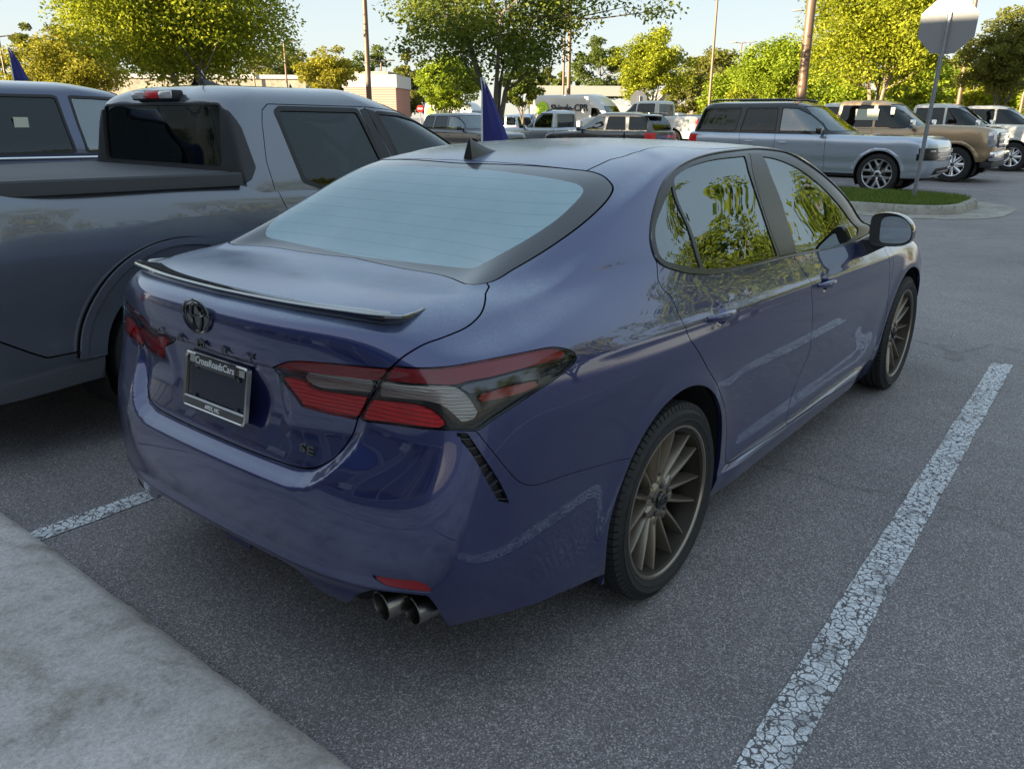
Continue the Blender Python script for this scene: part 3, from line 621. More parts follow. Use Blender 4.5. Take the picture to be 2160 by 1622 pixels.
FEAT={'lamp_outer':[(0.6385,0.7532,1),(0.701,0.7487),(0.7842,0.7464),(0.8794,0.7495),(0.984,0.7545),(1.0947,0.7557),(1.1423,0.7519),(1.1941,0.7387),(1.2263,0.7246),(1.2358,0.7123),(1.2255,0.7023),(1.1945,0.6917),(1.1395,0.6797),(1.0381,0.6639),(0.9284,0.6441),(0.8805,0.6313),(0.8645,0.6289,1),(0.7945,0.6327),(0.7006,0.631),(0.6121,0.6272),(0.5238,0.6197,1),(0.563,0.6723),(0.5818,0.6962),(0.623,0.7378)],
'lamp_boot':[(0.2373,0.6924,1),(0.3249,0.7256),(0.3584,0.7359),(0.4121,0.7425),(0.5152,0.7464),(0.6049,0.7464),(0.6288,0.746,1),(0.6078,0.7198),(0.5653,0.6883),(0.5503,0.6628),(0.515,0.6191,1),(0.4833,0.6201),(0.4261,0.6201),(0.3395,0.6225,1),(0.3056,0.66),(0.271,0.6751)],
'boot_line':[(0.6955,1.3245),(0.7317,1.1455),(0.7935,0.9741),(0.8089,0.9165),(0.8019,0.87),(0.7585,0.8402),(0.7145,0.8204),(0.6823,0.7963),(0.655,0.7722),(0.6397,0.7555),(0.6266,0.7441),(0.6078,0.7165),(0.5693,0.6856),(0.5545,0.6633),(0.5187,0.6203),(0.5035,0.5874),(0.4823,0.5531),(0.4634,0.5272),(0.4236,0.5042),(0.3913,0.4938),(0.335,0.4877),(0.2316,0.4855),(0.1219,0.4847),(0.0023,0.4903),(-0.0897,0.4964),(-0.1317,0.4993)],
'bumper_seam':[(0.8645,0.6289),(0.8748,0.6237),(0.9304,0.5734),(0.9994,0.491),(1.0327,0.4655),(1.0674,0.4536),(1.1875,0.4419),(1.4075,0.4111),(1.4758,0.3983)],
'vent':[(0.8073,0.6286,1),(0.8422,0.6263,1),(0.8908,0.5808),(0.9393,0.5198),(0.9792,0.4428,1),(0.9488,0.4577,1),(0.9198,0.5082),(0.8699,0.5789)],
'reflector':[(0.6058,0.2691,1),(0.6664,0.2706),(0.7312,0.273),(0.7585,0.2566),(0.7642,0.2368,1),(0.6948,0.2412),(0.6424,0.2456)],
'bumper_low':[(-0.0798,0.2279),(-0.0187,0.2213),(0.136,0.216),(0.3026,0.2149),(0.3641,0.1984),(0.3966,0.1716),(0.4243,0.1491),(0.495,0.1346),(0.5194,0.142),(0.5532,0.1854),(0.6104,0.2266),(0.6874,0.2316),(0.7516,0.2276),(0.769,0.1856),(0.7867,0.0945),(0.9054,0.1061),(1.0285,0.1104),(1.1674,0.1),(1.3168,0.0656)],
'rear_door':[(1.5077,1.0693,1),(1.5531,0.9783),(1.5816,0.8957),(1.6199,0.854),(1.6714,0.8231),(1.7018,0.7634),(1.7164,0.7186),(1.7392,0.6526),(1.829,0.558),(1.9132,0.4919),(1.9603,0.443),(2.063,0.3322),(2.1154,0.2316),(2.1178,0.1495),(2.1363,0.1214,1),(2.1848,0.1162),(2.4069,0.1109),(2.6926,0.1076,1),(2.7464,0.202),(2.8256,0.307),(2.8708,0.3623),(2.8674,0.4066),(2.7627,0.6195),(2.7713,0.7131),(2.7441,0.7816),(2.7167,0.9022,1),(2.3057,0.9248),(1.9294,0.9023)],
'front_door':[(2.6926,0.1076,1),(2.9049,0.1063),(3.3016,0.1005),(3.9039,0.0544),(3.9853,0.0775,1),(3.9654,0.1393),(4.0025,0.2078),(4.0311,0.3029),(4.0356,0.4265),(3.983,0.5718),(3.9702,0.6536),(3.954,0.7175),(4.0274,0.8287),(3.7046,0.9089,1),(3.3824,0.8736),(3.0937,0.8984),(2.7167,0.9022,1),(2.7441,0.7816),(2.7713,0.7131),(2.7627,0.6195),(2.8674,0.4066),(2.8708,0.3623),(2.8256,0.307),(2.7464,0.202)],
'dlo':[(1.3712,1.3205),(1.3105,1.5663),(1.2719,1.8541),(1.3721,1.9921),(1.7368,2.0791),(2.2634,2.1211),(3.061,2.1348),(3.4821,2.0435),(3.5368,1.8781),(3.6355,1.676),(3.682,1.4473),(3.6962,1.1114),(3.6694,0.8952,1),(3.3838,0.8657),(3.0911,0.8935),(2.6988,0.9096),(2.2428,0.9154),(1.9301,0.8992),(1.7233,0.924),(1.5717,0.9977),(1.4433,1.1815)],
'glass_quarter':[(1.4227,1.815,1),(1.3937,1.65),(1.3945,1.3937),(1.4852,1.1947),(1.6089,1.0247),(1.7434,0.9657),(1.8689,0.9421,1),(1.7176,1.4044)],
'glass_rear':[(1.4351,1.8982),(1.6397,1.9748),(1.9521,2.0118),(2.3294,2.0206),(2.5569,2.024,1),(2.5026,1.8493),(2.5325,1.4937),(2.5378,0.9514,1),(2.2445,0.9474),(2.0503,0.9438),(1.8968,0.9341,1),(1.7509,1.3891),(1.4475,1.8363)],
'glass_front':[(2.8955,1.9909,1),(3.0911,1.9402),(3.2815,1.8283),(3.3974,1.6644),(3.4681,1.4138),(3.5179,1.1338),(3.4801,0.9194,1),(3.3603,0.8868),(3.006,0.9194),(2.7724,0.938,1),(2.8214,1.5272),(2.8165,1.7924)],
'pillar':[(2.6944,2.0607,1),(2.905,2.0172,1),(2.8046,1.778),(2.8214,1.5272),(2.7609,0.9361,1),(2.5644,0.9386,1),(2.5531,1.4916),(2.552,1.8458)],
'backlight':[(-0.675,1.852),(-0.6651,2.0062),(0.0471,1.9764),(0.4596,1.9986),(0.6186,2.0048),(0.6842,2.0036),(0.7486,1.9756),(0.8262,1.8985),(0.842,1.8043),(0.8169,1.6733),(0.7723,1.5189),(0.7349,1.4219),(0.6908,1.3298),(0.4337,1.3544),(0.2606,1.3592),(-0.0015,1.3599),(-0.105,1.3573),(-0.2098,1.3569)],
'frit':[(-0.6047,1.9318),(-0.4733,1.92),(-0.1392,1.9254),(0.1976,1.9311),(0.5647,1.9186),(0.6641,1.9066),(0.7096,1.8751),(0.7209,1.8243),(0.7049,1.6858),(0.6519,1.5617),(0.5488,1.4451),(0.477,1.4182),(0.2786,1.4039),(-0.0403,1.3909),(-0.1784,1.3868),(-0.3094,1.3838)],
'rear_bumper_edge':[(0.374,0.4683),(0.3138,0.4628),(0.1528,0.4621)],
'ditch':[(0.6615,2.0041),(0.6757,2.0683),(0.7078,2.1722),(0.8828,2.318),(1.5893,2.3423)],
'lo_redtop':[(0.6396,0.7517,1),(0.701,0.7472),(0.7842,0.745),(0.8795,0.7481),(0.9844,0.753),(1.0954,0.7541),(1.1433,0.7496),(1.1893,0.7349),(1.1988,0.721,1),(1.0483,0.7207),(0.9222,0.7142),(0.844,0.7116),(0.7969,0.7073),(0.7405,0.7109),(0.6115,0.7174,1)],
'lo_chrome':[(0.8038,0.705,1),(0.9221,0.7113),(1.0485,0.7167),(1.1978,0.7137,1),(1.1796,0.7027),(1.143,0.6911,1),(0.9886,0.6937),(0.8443,0.6888,1)],
'lo_redmid':[(0.8649,0.6858,1),(0.9883,0.6918),(1.1434,0.6885,1),(1.0938,0.6785),(1.0355,0.6734,1),(0.8831,0.6729,1)],
'lo_clear':[(0.5844,0.6966,1),(0.6239,0.707),(0.7405,0.7089),(0.7993,0.7036),(0.8445,0.6826),(0.8834,0.6498,1),(0.8268,0.6421,1),(0.7627,0.6704),(0.6953,0.6789),(0.5762,0.6744,1)],
'lo_redlow':[(0.5628,0.6666,1),(0.6522,0.671),(0.7231,0.6649),(0.7917,0.6365,1),(0.7002,0.6337),(0.6117,0.6301),(0.529,0.6227,1)],
'lb_top':[(0.2438,0.6937,1),(0.3257,0.7243),(0.3591,0.7346),(0.4117,0.741),(0.5152,0.745),(0.6049,0.745),(0.6259,0.7444,1),(0.6037,0.7145,1),(0.5104,0.7148),(0.4187,0.7107),(0.2908,0.6935,1)],
'lb_clear':[(0.3627,0.6932),(0.4011,0.7035),(0.4869,0.7102),(0.5825,0.7084,1),(0.553,0.679,1),(0.4849,0.6772),(0.4102,0.6739),(0.3734,0.6811)],
'lb_red':[(0.2772,0.6858,1),(0.3531,0.6849),(0.3889,0.6676),(0.4752,0.6681),(0.5488,0.6706,1),(0.5183,0.623,1),(0.4266,0.6219),(0.342,0.6248,1),(0.3086,0.6605)]}
# ---------------------------------------------------------------- the dark blue sedan
def smooth_poly(name,n=4): return crom(FEAT[name],n)
def centre_poly(pts, vtop=None):
    """keep u>=0 points of an open line that starts and ends at the centre line"""
    return pts
def lathe_wheel(parent, name, side, x, r_tyre=.334, r_rim=.260, w=.23, spoke_mat=None, tyre_y=.80, detail=True, style='v7', cap=True):
    """wheel with its axle along y; side -1 = right. rim barrel is the part, tyre/spokes sub-parts"""
    sp=spoke_mat or M['bronze']; yo=w/2
    def Yf(a): return a
    b=MB(); rr=r_rim
    b.lathe([(yo-.004,rr+.004),(yo+.001,rr+.001),(yo+.001,rr-.006),(yo-.006,rr-.010),(yo-.010,rr-.020),(yo-.055,rr-.032),(yo-.10,rr-.040),(-yo+.02,rr-.030),(-yo,rr+.002)],64 if detail else 40)
    wh=b.build('wheel',M['bronze_shaded'] if detail else sp,parent,True,sharp=40)
    if detail:
        lp=MB(); lp.lathe([(yo-.003,rr+.0045),(yo+.002,rr+.0015),(yo+.002,rr-.006),(yo-.005,rr-.0095)],64); lp.build('rim_lip',sp,wh,True)
    t=MB(); R=r_tyre; hs=w/2+.006
    prof=[(-yo+.01,rr),(-hs,rr+.02),(-hs-.006,(rr+R)/2),(-hs+.008,R-.018),(-hs+.028,R-.004)]
    if detail:
        for g in (-.058,-.020,.020,.058): prof+=[(g-.0052,R),(g-.0040,R-.008),(g+.0040,R-.008),(g+.0052,R)]
    else: prof+=[(0,R)]
    prof+=[(hs-.028,R-.004),(hs-.008,R-.018),(hs+.002,R-.030),(hs+.006,(rr+R)/2+.006),(hs+.003,(rr+R)/2-.012),(hs+.0045,rr+.022),(hs-.002,rr+.012),(yo+.003,rr+.004),(yo-.002,rr)]
    t.lathe(prof,96 if detail else 40)
    ty=t.build('tyre',M['rubber_tread'] if detail else M['rubber'],wh,True,sharp=28)
    if detail:
        # sipe blocks along both shoulders
        n=84
        for s_ in(1,-1):
            sb=MB()
            for k in range(n):
                a0=2*math.pi*k/n; a1=a0+2*math.pi/n*.80
                yy=[s_*(hs-.034),s_*(hs-.006)]
                V=[]
                for a in(a0,a1):
                    for (yv,rv) in((yy[0],R-.003),(yy[0],R+.0035),(yy[1]-s_*.008,R+.000),(yy[1],R-.018)): V.append((rv*math.cos(a),yv,rv*math.sin(a)))
                sb.add(V,[(0,1,5,4),(1,2,6,5),(2,3,7,6),(0,3,2,1),(4,5,6,7)])
            to=sb.build('tread_blocks',M['rubber'],wh); to['kind']='stuff'
    # hub and spokes
    h=MB(); d0=yo-.034
    h.lathe([(d0-.05,.02),(d0-.05,.078),(d0-.012,.074),(d0-.002,.062),(d0,.045),(d0,.001)],40); hub=h.build('hub',sp,wh,True)
    def spoke(a_in,r_in,a_out,r_out,w_in,w_out,y_in,y_out,depth,mb,twist=0.0):
        """bar with a raised ridge, from hub to rim"""
        n=5; rings=[]
        for i in range(n+1):
            t_=i/n; a=a_in+(a_out-a_in)*(t_**.7); r=r_in+(r_out-r_in)*t_; wd=w_in+(w_out-w_in)*t_
            yc=y_in+(y_out-y_in)*(t_**1.5)+.006*math.sin(math.pi*t_); ca,sa=math.cos(a),math.sin(a); dp=depth*(1-.25*t_)
            row=[]
            for tw,yy in((-1.6,yc-dp),(-.72,yc-.004),(-.45,yc),(.45,yc),(.72,yc-.004),(1.6,yc-dp)):
                o=tw*wd/2; row.append((r*ca-o*sa,yy,r*sa+o*ca))
            rings.append(row)
        V=[p for rw in rings for p in rw]; F=[]
        for i in range(n):
            for k in range(5): F.append((i*6+k,i*6+k+1,(i+1)*6+k+1,(i+1)*6+k))
            F.append((i*6+5,i*6,(i+1)*6,(i+1)*6+5))
        F.append(tuple(range(5,-1,-1))); F.append(tuple(n*6+k for k in range(6)))
        mb.add(V,F)
    if style=='v7':
        for k in range(7):
            a=math.radians(93+k*360/7)
            mb=MB(); da=math.radians(10.6)
            for s_ in(-1,1):
                spoke(a+s_*.26,.060,a+s_*da,rr-.012,.023,.0105,yo-.044,yo-.014,.062,mb)
            spoke(a,.040,a,.088,.050,.034,yo-.038,yo-.036,.045,mb)
            mb.build('spoke',sp,wh,True,sharp=30)
    elif style=='y6':
        for k in range(6):
            a=math.radians(90+k*60); mb=MB()
            spoke(a,.05,a,.16,.05,.045,yo-.05,yo-.03,.05,mb)
            for s_ in(-1,1): spoke(a,.13,a+s_*.30,rr-.012,.05,.040,yo-.032,yo-.014,.04,mb)
            mb.build('spoke',sp,wh,True,sharp=30)
    elif style=='s8':
        for k in range(8):
            a=math.radians(90+k*45); mb=MB()
            spoke(a,.05,a,rr-.014,.06,.07,yo-.03,yo-.012,.05,mb)
            mb.build('spoke',sp,wh,True,sharp=30)
    elif style=='s5':
        for k in range(5):
            a=math.radians(90+k*72); mb=MB()
            for s_ in(-1,1): spoke(a+s_*.16,.05,a+s_*.22,rr-.014,.045,.03,yo-.03,yo-.012,.045,mb)
            mb.build('spoke',sp,wh,True,sharp=30)
    if detail:
        for k in range(5):
            a=math.radians(90+k*72); lm=MB(); lm.lathe([(d0-.02,.0001),(d0-.02,.010),(d0+.004,.0095),(d0+.007,.006),(d0+.007,.0001)],6,centre=(.050*math.cos(a),0,.050*math.sin(a)))
            lm.build('wheel_nut',M['alloy_dark'],wh)
    c=MB(); c.lathe([(d0-.006,.033),(d0+.008,.032),(d0+.012,.027),(d0+.0125,.0001)],32); cp=c.build('centre_cap',M['black_gloss'] if cap else sp,wh,True)
    if detail:
        e=MB(); emblem(e,(0,d0+.0135,0),.046,.031,.0016,'y'); e.build('cap_emblem',M['alloy_dark'],wh,True)
    k=MB(); k.lathe([(yo-.105,.06),(yo-.105,.155 if rr>.22 else .13),(yo-.13,.155 if rr>.22 else .13),(yo-.13,.06)],40,closed=True); k.build('brake_disc',M['cast_iron'],wh,True,sharp=30)
    k=MB(); k.lathe([(yo-.135,.001),(yo-.135,rr-.03)],40); k.build('backing_plate',M['gap'],wh)
    wh.location=(x,side*tyre_y,r_tyre)
    if side<0: wh.scale=(1,-1,1)
    return wh
def emblem(mb, c, wdt, hgt, r, axis='x'):
    """three interlocking ovals in a plane facing -x (axis x) or +y"""
    def ell(a,b,cy,cz,n=40,rr=r):
        P=[]
        for k in range(n+1):
            t=2*math.pi*k/n; q=(a*math.cos(t)+cy,b*math.sin(t)+cz)
            P.append((c[0],c[1]+q[0],c[2]+q[1]) if axis=='x' else (c[0]+q[0],c[1],c[2]+q[1]))
        mb.tube(P,rr,6,False)
    ell(wdt/2,hgt/2,0,0); ell(wdt*.19,hgt*.42,0,-hgt*.02,rr=r*.85); ell(wdt*.36,hgt*.20,0,hgt*.20,rr=r*.85)
def text_mesh(name, body, size, mat, parent, matrix, depth=.002, spacing=1.0, bold=0.0, align='CENTER'):
    cu=bpy.data.curves.new(name,'FONT'); cu.body=body; cu.size=size; cu.extrude=depth; cu.align_x=align; cu.align_y='CENTER'; cu.space_character=spacing; cu.offset=bold
    cu.resolution_u=3
    tmp=bpy.data.objects.new(name,cu); COL.objects.link(tmp)
    dg=bpy.context.evaluated_depsgraph_get(); me=bpy.data.meshes.new_from_object(tmp.evaluated_get(dg))
    bpy.data.objects.remove(tmp); bpy.data.curves.remove(cu)
    me.name=name; me.materials.clear(); me.materials.append(mat); me.transform(matrix)
    return link(bpy.data.objects.new(name,me),parent)
def face_rear(x,y,z,tilt=0.0):
    """text matrix: reads from behind (viewer looks along +x): right = -y, up = z"""
    r=Vector((0,-1,0)); u=Vector((math.sin(tilt),0,math.cos(tilt))); n=r.cross(u)
    return Matrix(((r.x,u.x,n.x,x),(r.y,u.y,n.y,y),(r.z,u.z,n.z,z),(0,0,0,1)))
def _tread():
    m,nt,b=new_mat('tyre_tread'); S(b,base=(.013,.013,.014),rough=.7)
    f=noise(nt,40,5,.6); nt.links.new(ramp(nt,f,[(.3,(.010,.010,.011)),(.7,(.022,.021,.021))]),b.inputs['Base Color']); bump(nt,b,noise(nt,160,2),.15,.001); return m
M['rubber_tread']=_tread()

def build_sedan():
    car=empty('sedan_car',(0,0,0)); tag(car,'dark navy blue sedan with bronze wheels and black boot spoiler, nearest car','car')
    Sd=SED; us=lambda i: Sd.u[3+i]; vr=lambda j: Sd.v[j]
    nu,nv=(560,250)
    G=Patch.grid(Sd,nu,nv)
    # openings: wheel arches, underside edge of the rear bumper
    for cx,cz,r in ARCH:
        d=r-np.hypot(G.p[:,0]-cx,G.p[:,2]-cz); d=np.where(G.p[:,1]<.5,-1,d); G=G.clip(d)
    lo=[q for q in FEAT['bumper_low']]; lo=[(-.05,lo[1][1])]+[q for q in lo if q[0]>0]+[(1.37,.05),(1.37,-.1),(-.05,-.1)]
    G=G.outside(np.array([q[:2] for q in lo]))
    sides=('R','L')
    pieces={}
    # lamps
    lampO,G=G.split(smooth_poly('lamp_outer'),.0016); lampB,G=G.split(smooth_poly('lamp_boot'),.0016)
    bl=[q for q in FEAT['backlight'] if q[0]>=.03]; top0=bl[0]; bl=[(-.03,top0[1],1)]+bl; bl[-1]=bl[-1]; 
    blp=crom([(-.03,FEAT['backlight'][2][1],1)]+[q for q in FEAT['backlight'][2:] if q[0]>.02]+[(-.03,1.379,1)],5)
    back,G=G.split(blp,.003)
    dlo,G=G.split(smooth_poly('dlo'),.0018)
    uA=us(12)-.10
    ws=np.array([(Sd.U+.03,vr(10)+.012),(us(15),vr(10)+.012),(us(13),vr(10)+.015),(us(12)+.02,vr(10)+.03),(uA+.02,vr(11)-.08),(uA+.0,vr(11)),(uA+.03,vr(12)-.04),(us(12)+.02,vr(12)+.0),(us(13),vr(12)+.01),(Sd.U+.03,vr(12)+.01)])
    wind,G=G.split(crom([(*ws[0],1)]+[tuple(q) for q in ws[1:-1]]+[(*ws[-1],1)],5),.002)
    boot=np.array([(-.03,.485)]+[q[:2] for q in FEAT['boot_line'][::-1] if q[0]>.02]+[(.60,1.40),(-.03,1.42)])
    bootp=crom([(-.03,.486,1)]+[q[:2] for q in FEAT['boot_line'][::-1] if q[0]>.02]+[(.55,1.42,1),(-.03,1.42,1)],3)
    lid,G=G.split(bootp,.0024)
    vent,G=G.split(smooth_poly('vent'),.001); refl,G=G.split(smooth_poly('reflector'),.001)
    bs=[q[:2] for q in FEAT['bumper_seam']]
    bump_=np.array([(-.03,.52),(.40,.53),(.524,.63),(.60,.66),(.80,.66),(bs[0][0]-.004,bs[0][1]+.01)]+[tuple(q) for q in crom(bs,4,False)]+[(1.42,-.1),(-.03,-.1)])
    bumper,G=G.split(bump_,.0011)
    rdoor,G=G.split(smooth_poly('rear_door'),.0020); fdoor,G=G.split(smooth_poly('front_door'),.0020)
    dt=[q[:2] for q in FEAT['ditch']]
    ditch=[(-.03,FEAT['ditch'][0][1])]+[tuple(q) for q in dt]+[(us(8),vr(13)+.00),(us(10),vr(13)),(us(11),vr(13)-.01),(us(12),vr(12)+.03),(us(14),vr(12)+.01),(Sd.U+.03,vr(12)),(Sd.U+.03,Sd.Vn+.05),(-.03,Sd.Vn+.05)]
    dp=np.array(ditch); dp=np.concatenate([crom([tuple(q) for q in dp[1:-2]],4,False),dp[-2:],dp[:1]])
    roof,G=G.split(dp,.0028)
    hood=np.array([(us(11)+.24,vr(9)+.03),(us(12),vr(8)+.02),(us(13),vr(8)-.02),(us(14),vr(8)-.03),(us(15),vr(7)+.02),(us(16),vr(7)),(Sd.U+.03,vr(7)),(Sd.U+.03,vr(10)+.03),(us(13),vr(10)+.03),(us(12),vr(10)+.02)])
    bonnet,G=G.split(hood,.002)
    hl=np.array([(us(14)-.05,vr(7)-.01),(us(15),vr(7)-.01),(us(16),vr(7)-.03),(us(16)+.1,vr(6)-.02),(us(15),vr(5)-.02),(us(14)+.05,vr(6)-.01)])
    head,G=G.split(hl,.002)
    gr=np.array([(us(16)-.05,vr(2)-.03),(Sd.U+.03,vr(2)-.03),(Sd.U+.03,vr(4)+.02),(us(16)+.06,vr(4)+.01)])
    grille,G=G.split(gr,.001)
    fb=np.array([(us(14)+.02,vr(5)-.02),(us(15),vr(5)-.03),(Sd.U+.03,vr(7)+.0),(Sd.U+.03,-.1),(us(14)-.3,-.1),(us(14)-.02,vr(2))])
    fbump,G=G.split(fb,.0015)
    ff=np.array([(us(11)+.30,vr(8)+.05),(us(11)+.32,vr(6)),(us(11)+.30,vr(4)),(us(11)+.27,-.1),(Sd.U+.03,-.1),(Sd.U+.03,vr(9)),(us(12),vr(9)),(us(11)+.26,vr(9)+.02)])
    fend,G=G.split(ff,.0016)
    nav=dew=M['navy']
    # centre pieces
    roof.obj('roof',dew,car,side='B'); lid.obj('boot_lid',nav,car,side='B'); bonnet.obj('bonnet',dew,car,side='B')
    bumper.obj('rear_bumper',nav,car,side='B'); fbump.obj('front_bumper',nav,car,side='B'); grille.obj('grille',M['black_plastic'],car,side='B',offset=-.012)
    wsc=wind.obj('windscreen',M['side_glass'],car,side='B',thick=.005)
    # rear window: dark printed border outside, cloudy glass inside
    fr=crom([(-.03,FEAT['frit'][2][1],1)]+[q for q in FEAT['frit'] if q[0]>.02]+[(-.03,[q for q in FEAT['frit'] if q[0]>-.06][-1][1],1)],5)
    gl,bd=back.split(fr,0.0)
    bwin=bd.obj('rear_window',M['frit'],car,side='B',offset=-.0015,thick=.006); gl.obj('rear_glass',M['fog_glass'],bwin,side='B',offset=-.0015,thick=.006)
    for sd in sides:
        G.obj('body_side',nav,car,side=sd); fend.obj('front_wing',nav,car,side=sd)
        hd=head.obj('headlight',M['fluted'],car,side=sd,offset=-.01)
        # doors
        rd=rdoor.obj('rear_door',nav,car,side=sd); fd=fdoor.obj('front_door',nav,car,side=sd)
        # glazing: black surround with panes, divider and pillar applique
        D=dlo
        q1,D=D.split(smooth_poly('glass_quarter'),.0); q2,D=D.split(smooth_poly('glass_rear'),.0); q3,D=D.split(smooth_poly('glass_front'),.0)
        pl,D=D.split(smooth_poly('pillar'),.001)
        D.obj('window_frame',M['frame_black'],car,side=sd,offset=-.002)
        q1.obj('quarter_window',M['side_glass'],car,side=sd,offset=-.006,thick=.004)
        q2.obj('rear_side_window',M['side_glass'],car,side=sd,offset=-.006,thick=.004)
        q3.obj('front_side_window',M['side_glass'],car,side=sd,offset=-.006,thick=.004)
        pl.obj('door_pillar_cover',M['pillar_black'],car,side=sd,offset=-.001)
        # tail lamps
        for nm,patch,parts in (('tail_lamp',lampO,(('lo_redtop','lamp_dark_red','upper_light_bar',-.006),('lo_redmid','lamp_dark_red','side_marker',-.008),('lo_redlow','lamp_red','brake_light',-.006),('lo_clear','fluted','reversing_light',-.012),('lo_chrome','chrome_dark','chrome_blade',-.008))),
                               ('boot_lamp',lampB,(('lb_top','lamp_dark_red','upper_light_bar',-.006),('lb_clear','fluted','reversing_light',-.012),('lb_red','lamp_red','brake_light',-.006)))):
            rest=patch; subs=[]
            for key,mt,sn,of in parts:
                a,rest=rest.split(crom(FEAT[key],4),.0008); subs.append((a,mt,sn,of))
            root=rest.obj(nm,M['lamp_black'],car,side=sd,offset=-.016,thick=.01)
            for a,mt,sn,of in subs: a.obj(sn,M[mt],root,side=sd,offset=of,thick=.012)
            patch.obj('lens',M['clear_lens'],root,side=sd,offset=.0015,thick=.010)
        rf=refl.obj('bumper_reflector',M['lamp_dark_red'],car,side=sd,offset=-.004,thick=.01)
        vt=vent.obj('bumper_vent',M['black_plastic'],car,side=sd,offset=-.020,thick=.002)
        f=np.array([1,-1 if sd=='R' else 1,1.])
        vp=np.array([q[:2] for q in FEAT['vent']]); La=np.array([vp[0],vp[7],vp[6],vp[5]]); Lb=np.array([vp[1],vp[2],vp[3],vp[4]])
        def along(Lq,t):
            i=min(int(t*3),2); return Lq[i]+(Lq[i+1]-Lq[i])*(t*3-i)
        vt_frame=MB(); 
        for k in range(8):
            t=(k+.6)/8; a,b_=along(La,t),along(Lb,t); uv=np.array([a,b_,a+(along(La,t+.02)-a)*.6,b_+(along(Lb,t+.02)-b_)*.6])
            p0=Sd.pos(uv[:,0],uv[:,1])*f; n0=Sd.nrm(uv[:,0],uv[:,1])*f
            mb=MB(); V=[tuple(p0[i]-n0[i]*.005) for i in(0,1,3,2)]+[tuple(p0[i]-n0[i]*.019) for i in(0,1,3,2)]
            mb.add(V,[(0,1,2,3),(4,7,6,5),(0,4,5,1),(1,5,6,2),(2,6,7,3),(3,7,4,0)]); mb.build('vent_slat',M['dark_trim'],vt)
    # chrome-dark lower window trim, follows the bottom edge of the side glass
    bot=[q[:2] for q in FEAT['dlo'][12:]]+[FEAT['dlo'][0][:2]]+[FEAT['dlo'][i][:2] for i in(1,2,3,4,5,6,7,8,9,10,11)]
    cb=crom(bot,5,True)
    for s_ in(-1,1):
        P=Sd.pos(cb[:,0],cb[:,1]); Nn=Sd.nrm(cb[:,0],cb[:,1]); f=np.array([1,s_,1.])
        m=MB(); m.tube([tuple(q) for q in (P+Nn*.001)*f]+[tuple(((P+Nn*.001)*f)[0])],.0042,6,False); m.build('window_moulding',M['moulding'],car,True)
    # dark inner shell behind the panel gaps
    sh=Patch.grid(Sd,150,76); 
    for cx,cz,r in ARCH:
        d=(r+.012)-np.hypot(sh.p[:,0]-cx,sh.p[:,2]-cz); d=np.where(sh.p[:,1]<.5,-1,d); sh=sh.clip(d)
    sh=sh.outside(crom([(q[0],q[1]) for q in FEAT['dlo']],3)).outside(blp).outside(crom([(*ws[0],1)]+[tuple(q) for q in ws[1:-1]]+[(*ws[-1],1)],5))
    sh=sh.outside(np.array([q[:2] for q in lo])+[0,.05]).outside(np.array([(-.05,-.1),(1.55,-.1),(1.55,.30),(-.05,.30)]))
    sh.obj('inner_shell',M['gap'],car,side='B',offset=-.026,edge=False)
    # wheel-house liners and floor
    for cx,cz,r in ARCH:
        for s_ in(-1,1):
            m=MB(); n=22; prof=[]
            for k in range(n+1):
                a=math.radians(-6+192*k/n); prof.append((cx+(r+.006)*math.cos(a),cz+(r+.006)*math.sin(a)))
            V=[(q[0],s_*.895,q[1]) for q in prof]+[(q[0],s_*.56,q[1]) for q in prof]
            F=[(k,k+1,n+2+k,n+1+k) for k in range(n)]+[tuple(range(n+1,2*n+2))]
            m.add(V,F); m.build('wheel_liner',M['gap'],car)
    m=MB(); m.box(-.55,3.5,-.62,.62,.20,.235); m.build('floor_pan',M['gap'],car)
    m=MB(); m.box(-.9,-.45,-.45,.45,.19,.33,.05); m.build('fuel_tank',M['gap'],car)
    for x in(0.0,2.825):
        for s_ in(-1,1): lathe_wheel(car,'wheel',s_,x)
    # ---- boot spoiler: a thin blade wrapping round the lid edge
    path=crom([(-1.003,0),(-.997,.18),(-.984,.34),(-.958,.49),(-.934,.575),(-.905,.614),(-.865,.620),(-.825,.613),(-.785,.603)],6,False)
    zz=np.interp(np.arange(len(path)),[0,18,27,36,48],[1.081,1.082,1.080,1.075,1.079]); n=len(path); secs=[]
    for i,(x,y) in enumerate(path):
        a,b=path[max(i-1,0)],path[min(i+1,n-1)]; t=(b-a)/np.linalg.norm(b-a)
        if i==0: t=np.array([0,1.])
        o_=np.array([-t[1],t[0]])            # outward (rear) normal in plan
        if o_[0]>0 and i<30: o_=-o_
        if i>=30: o_=np.array([-t[1],t[0]]); o_=o_ if o_[1]>0 else -o_
        k=i/(n-1); tip=max(0,(k-.60)/.40); wd=.085*(1-.80*tip); h=1-.85*max(0,(k-.80)/.20); z=zz[i]
        q=lambda d,dz: (x+o_[0]*d,y+o_[1]*d,z+dz)
        secs.append([q(-wd,-.006-.006*tip),q(-wd*.45,.000),q(-.010,.004*h),q(-.002,.002*h),q(.000,-.003*h),q(-.004,-.012*h),q(-.022,-.024*h-.002),q(-wd,-.026*h-.006)])
    full=[[(p[0],-p[1],p[2]) for p in s_] for s_ in secs[:0:-1]]+secs
    V=[p for s_ in full for p in s_]; n7=8; F=[]
    for i in range(len(full)-1):
        for k in range(n7): F.append((i*n7+k,i*n7+(k+1)%n7,(i+1)*n7+(k+1)%n7,(i+1)*n7+k))
    F+= [tuple(range(n7)),tuple((len(full)-1)*n7+k for k in range(n7-1,-1,-1))]
    mb=MB(); mb.add(V,F); spo=mb.build('boot_spoiler',M['black_gloss'],car,True,sharp=32)
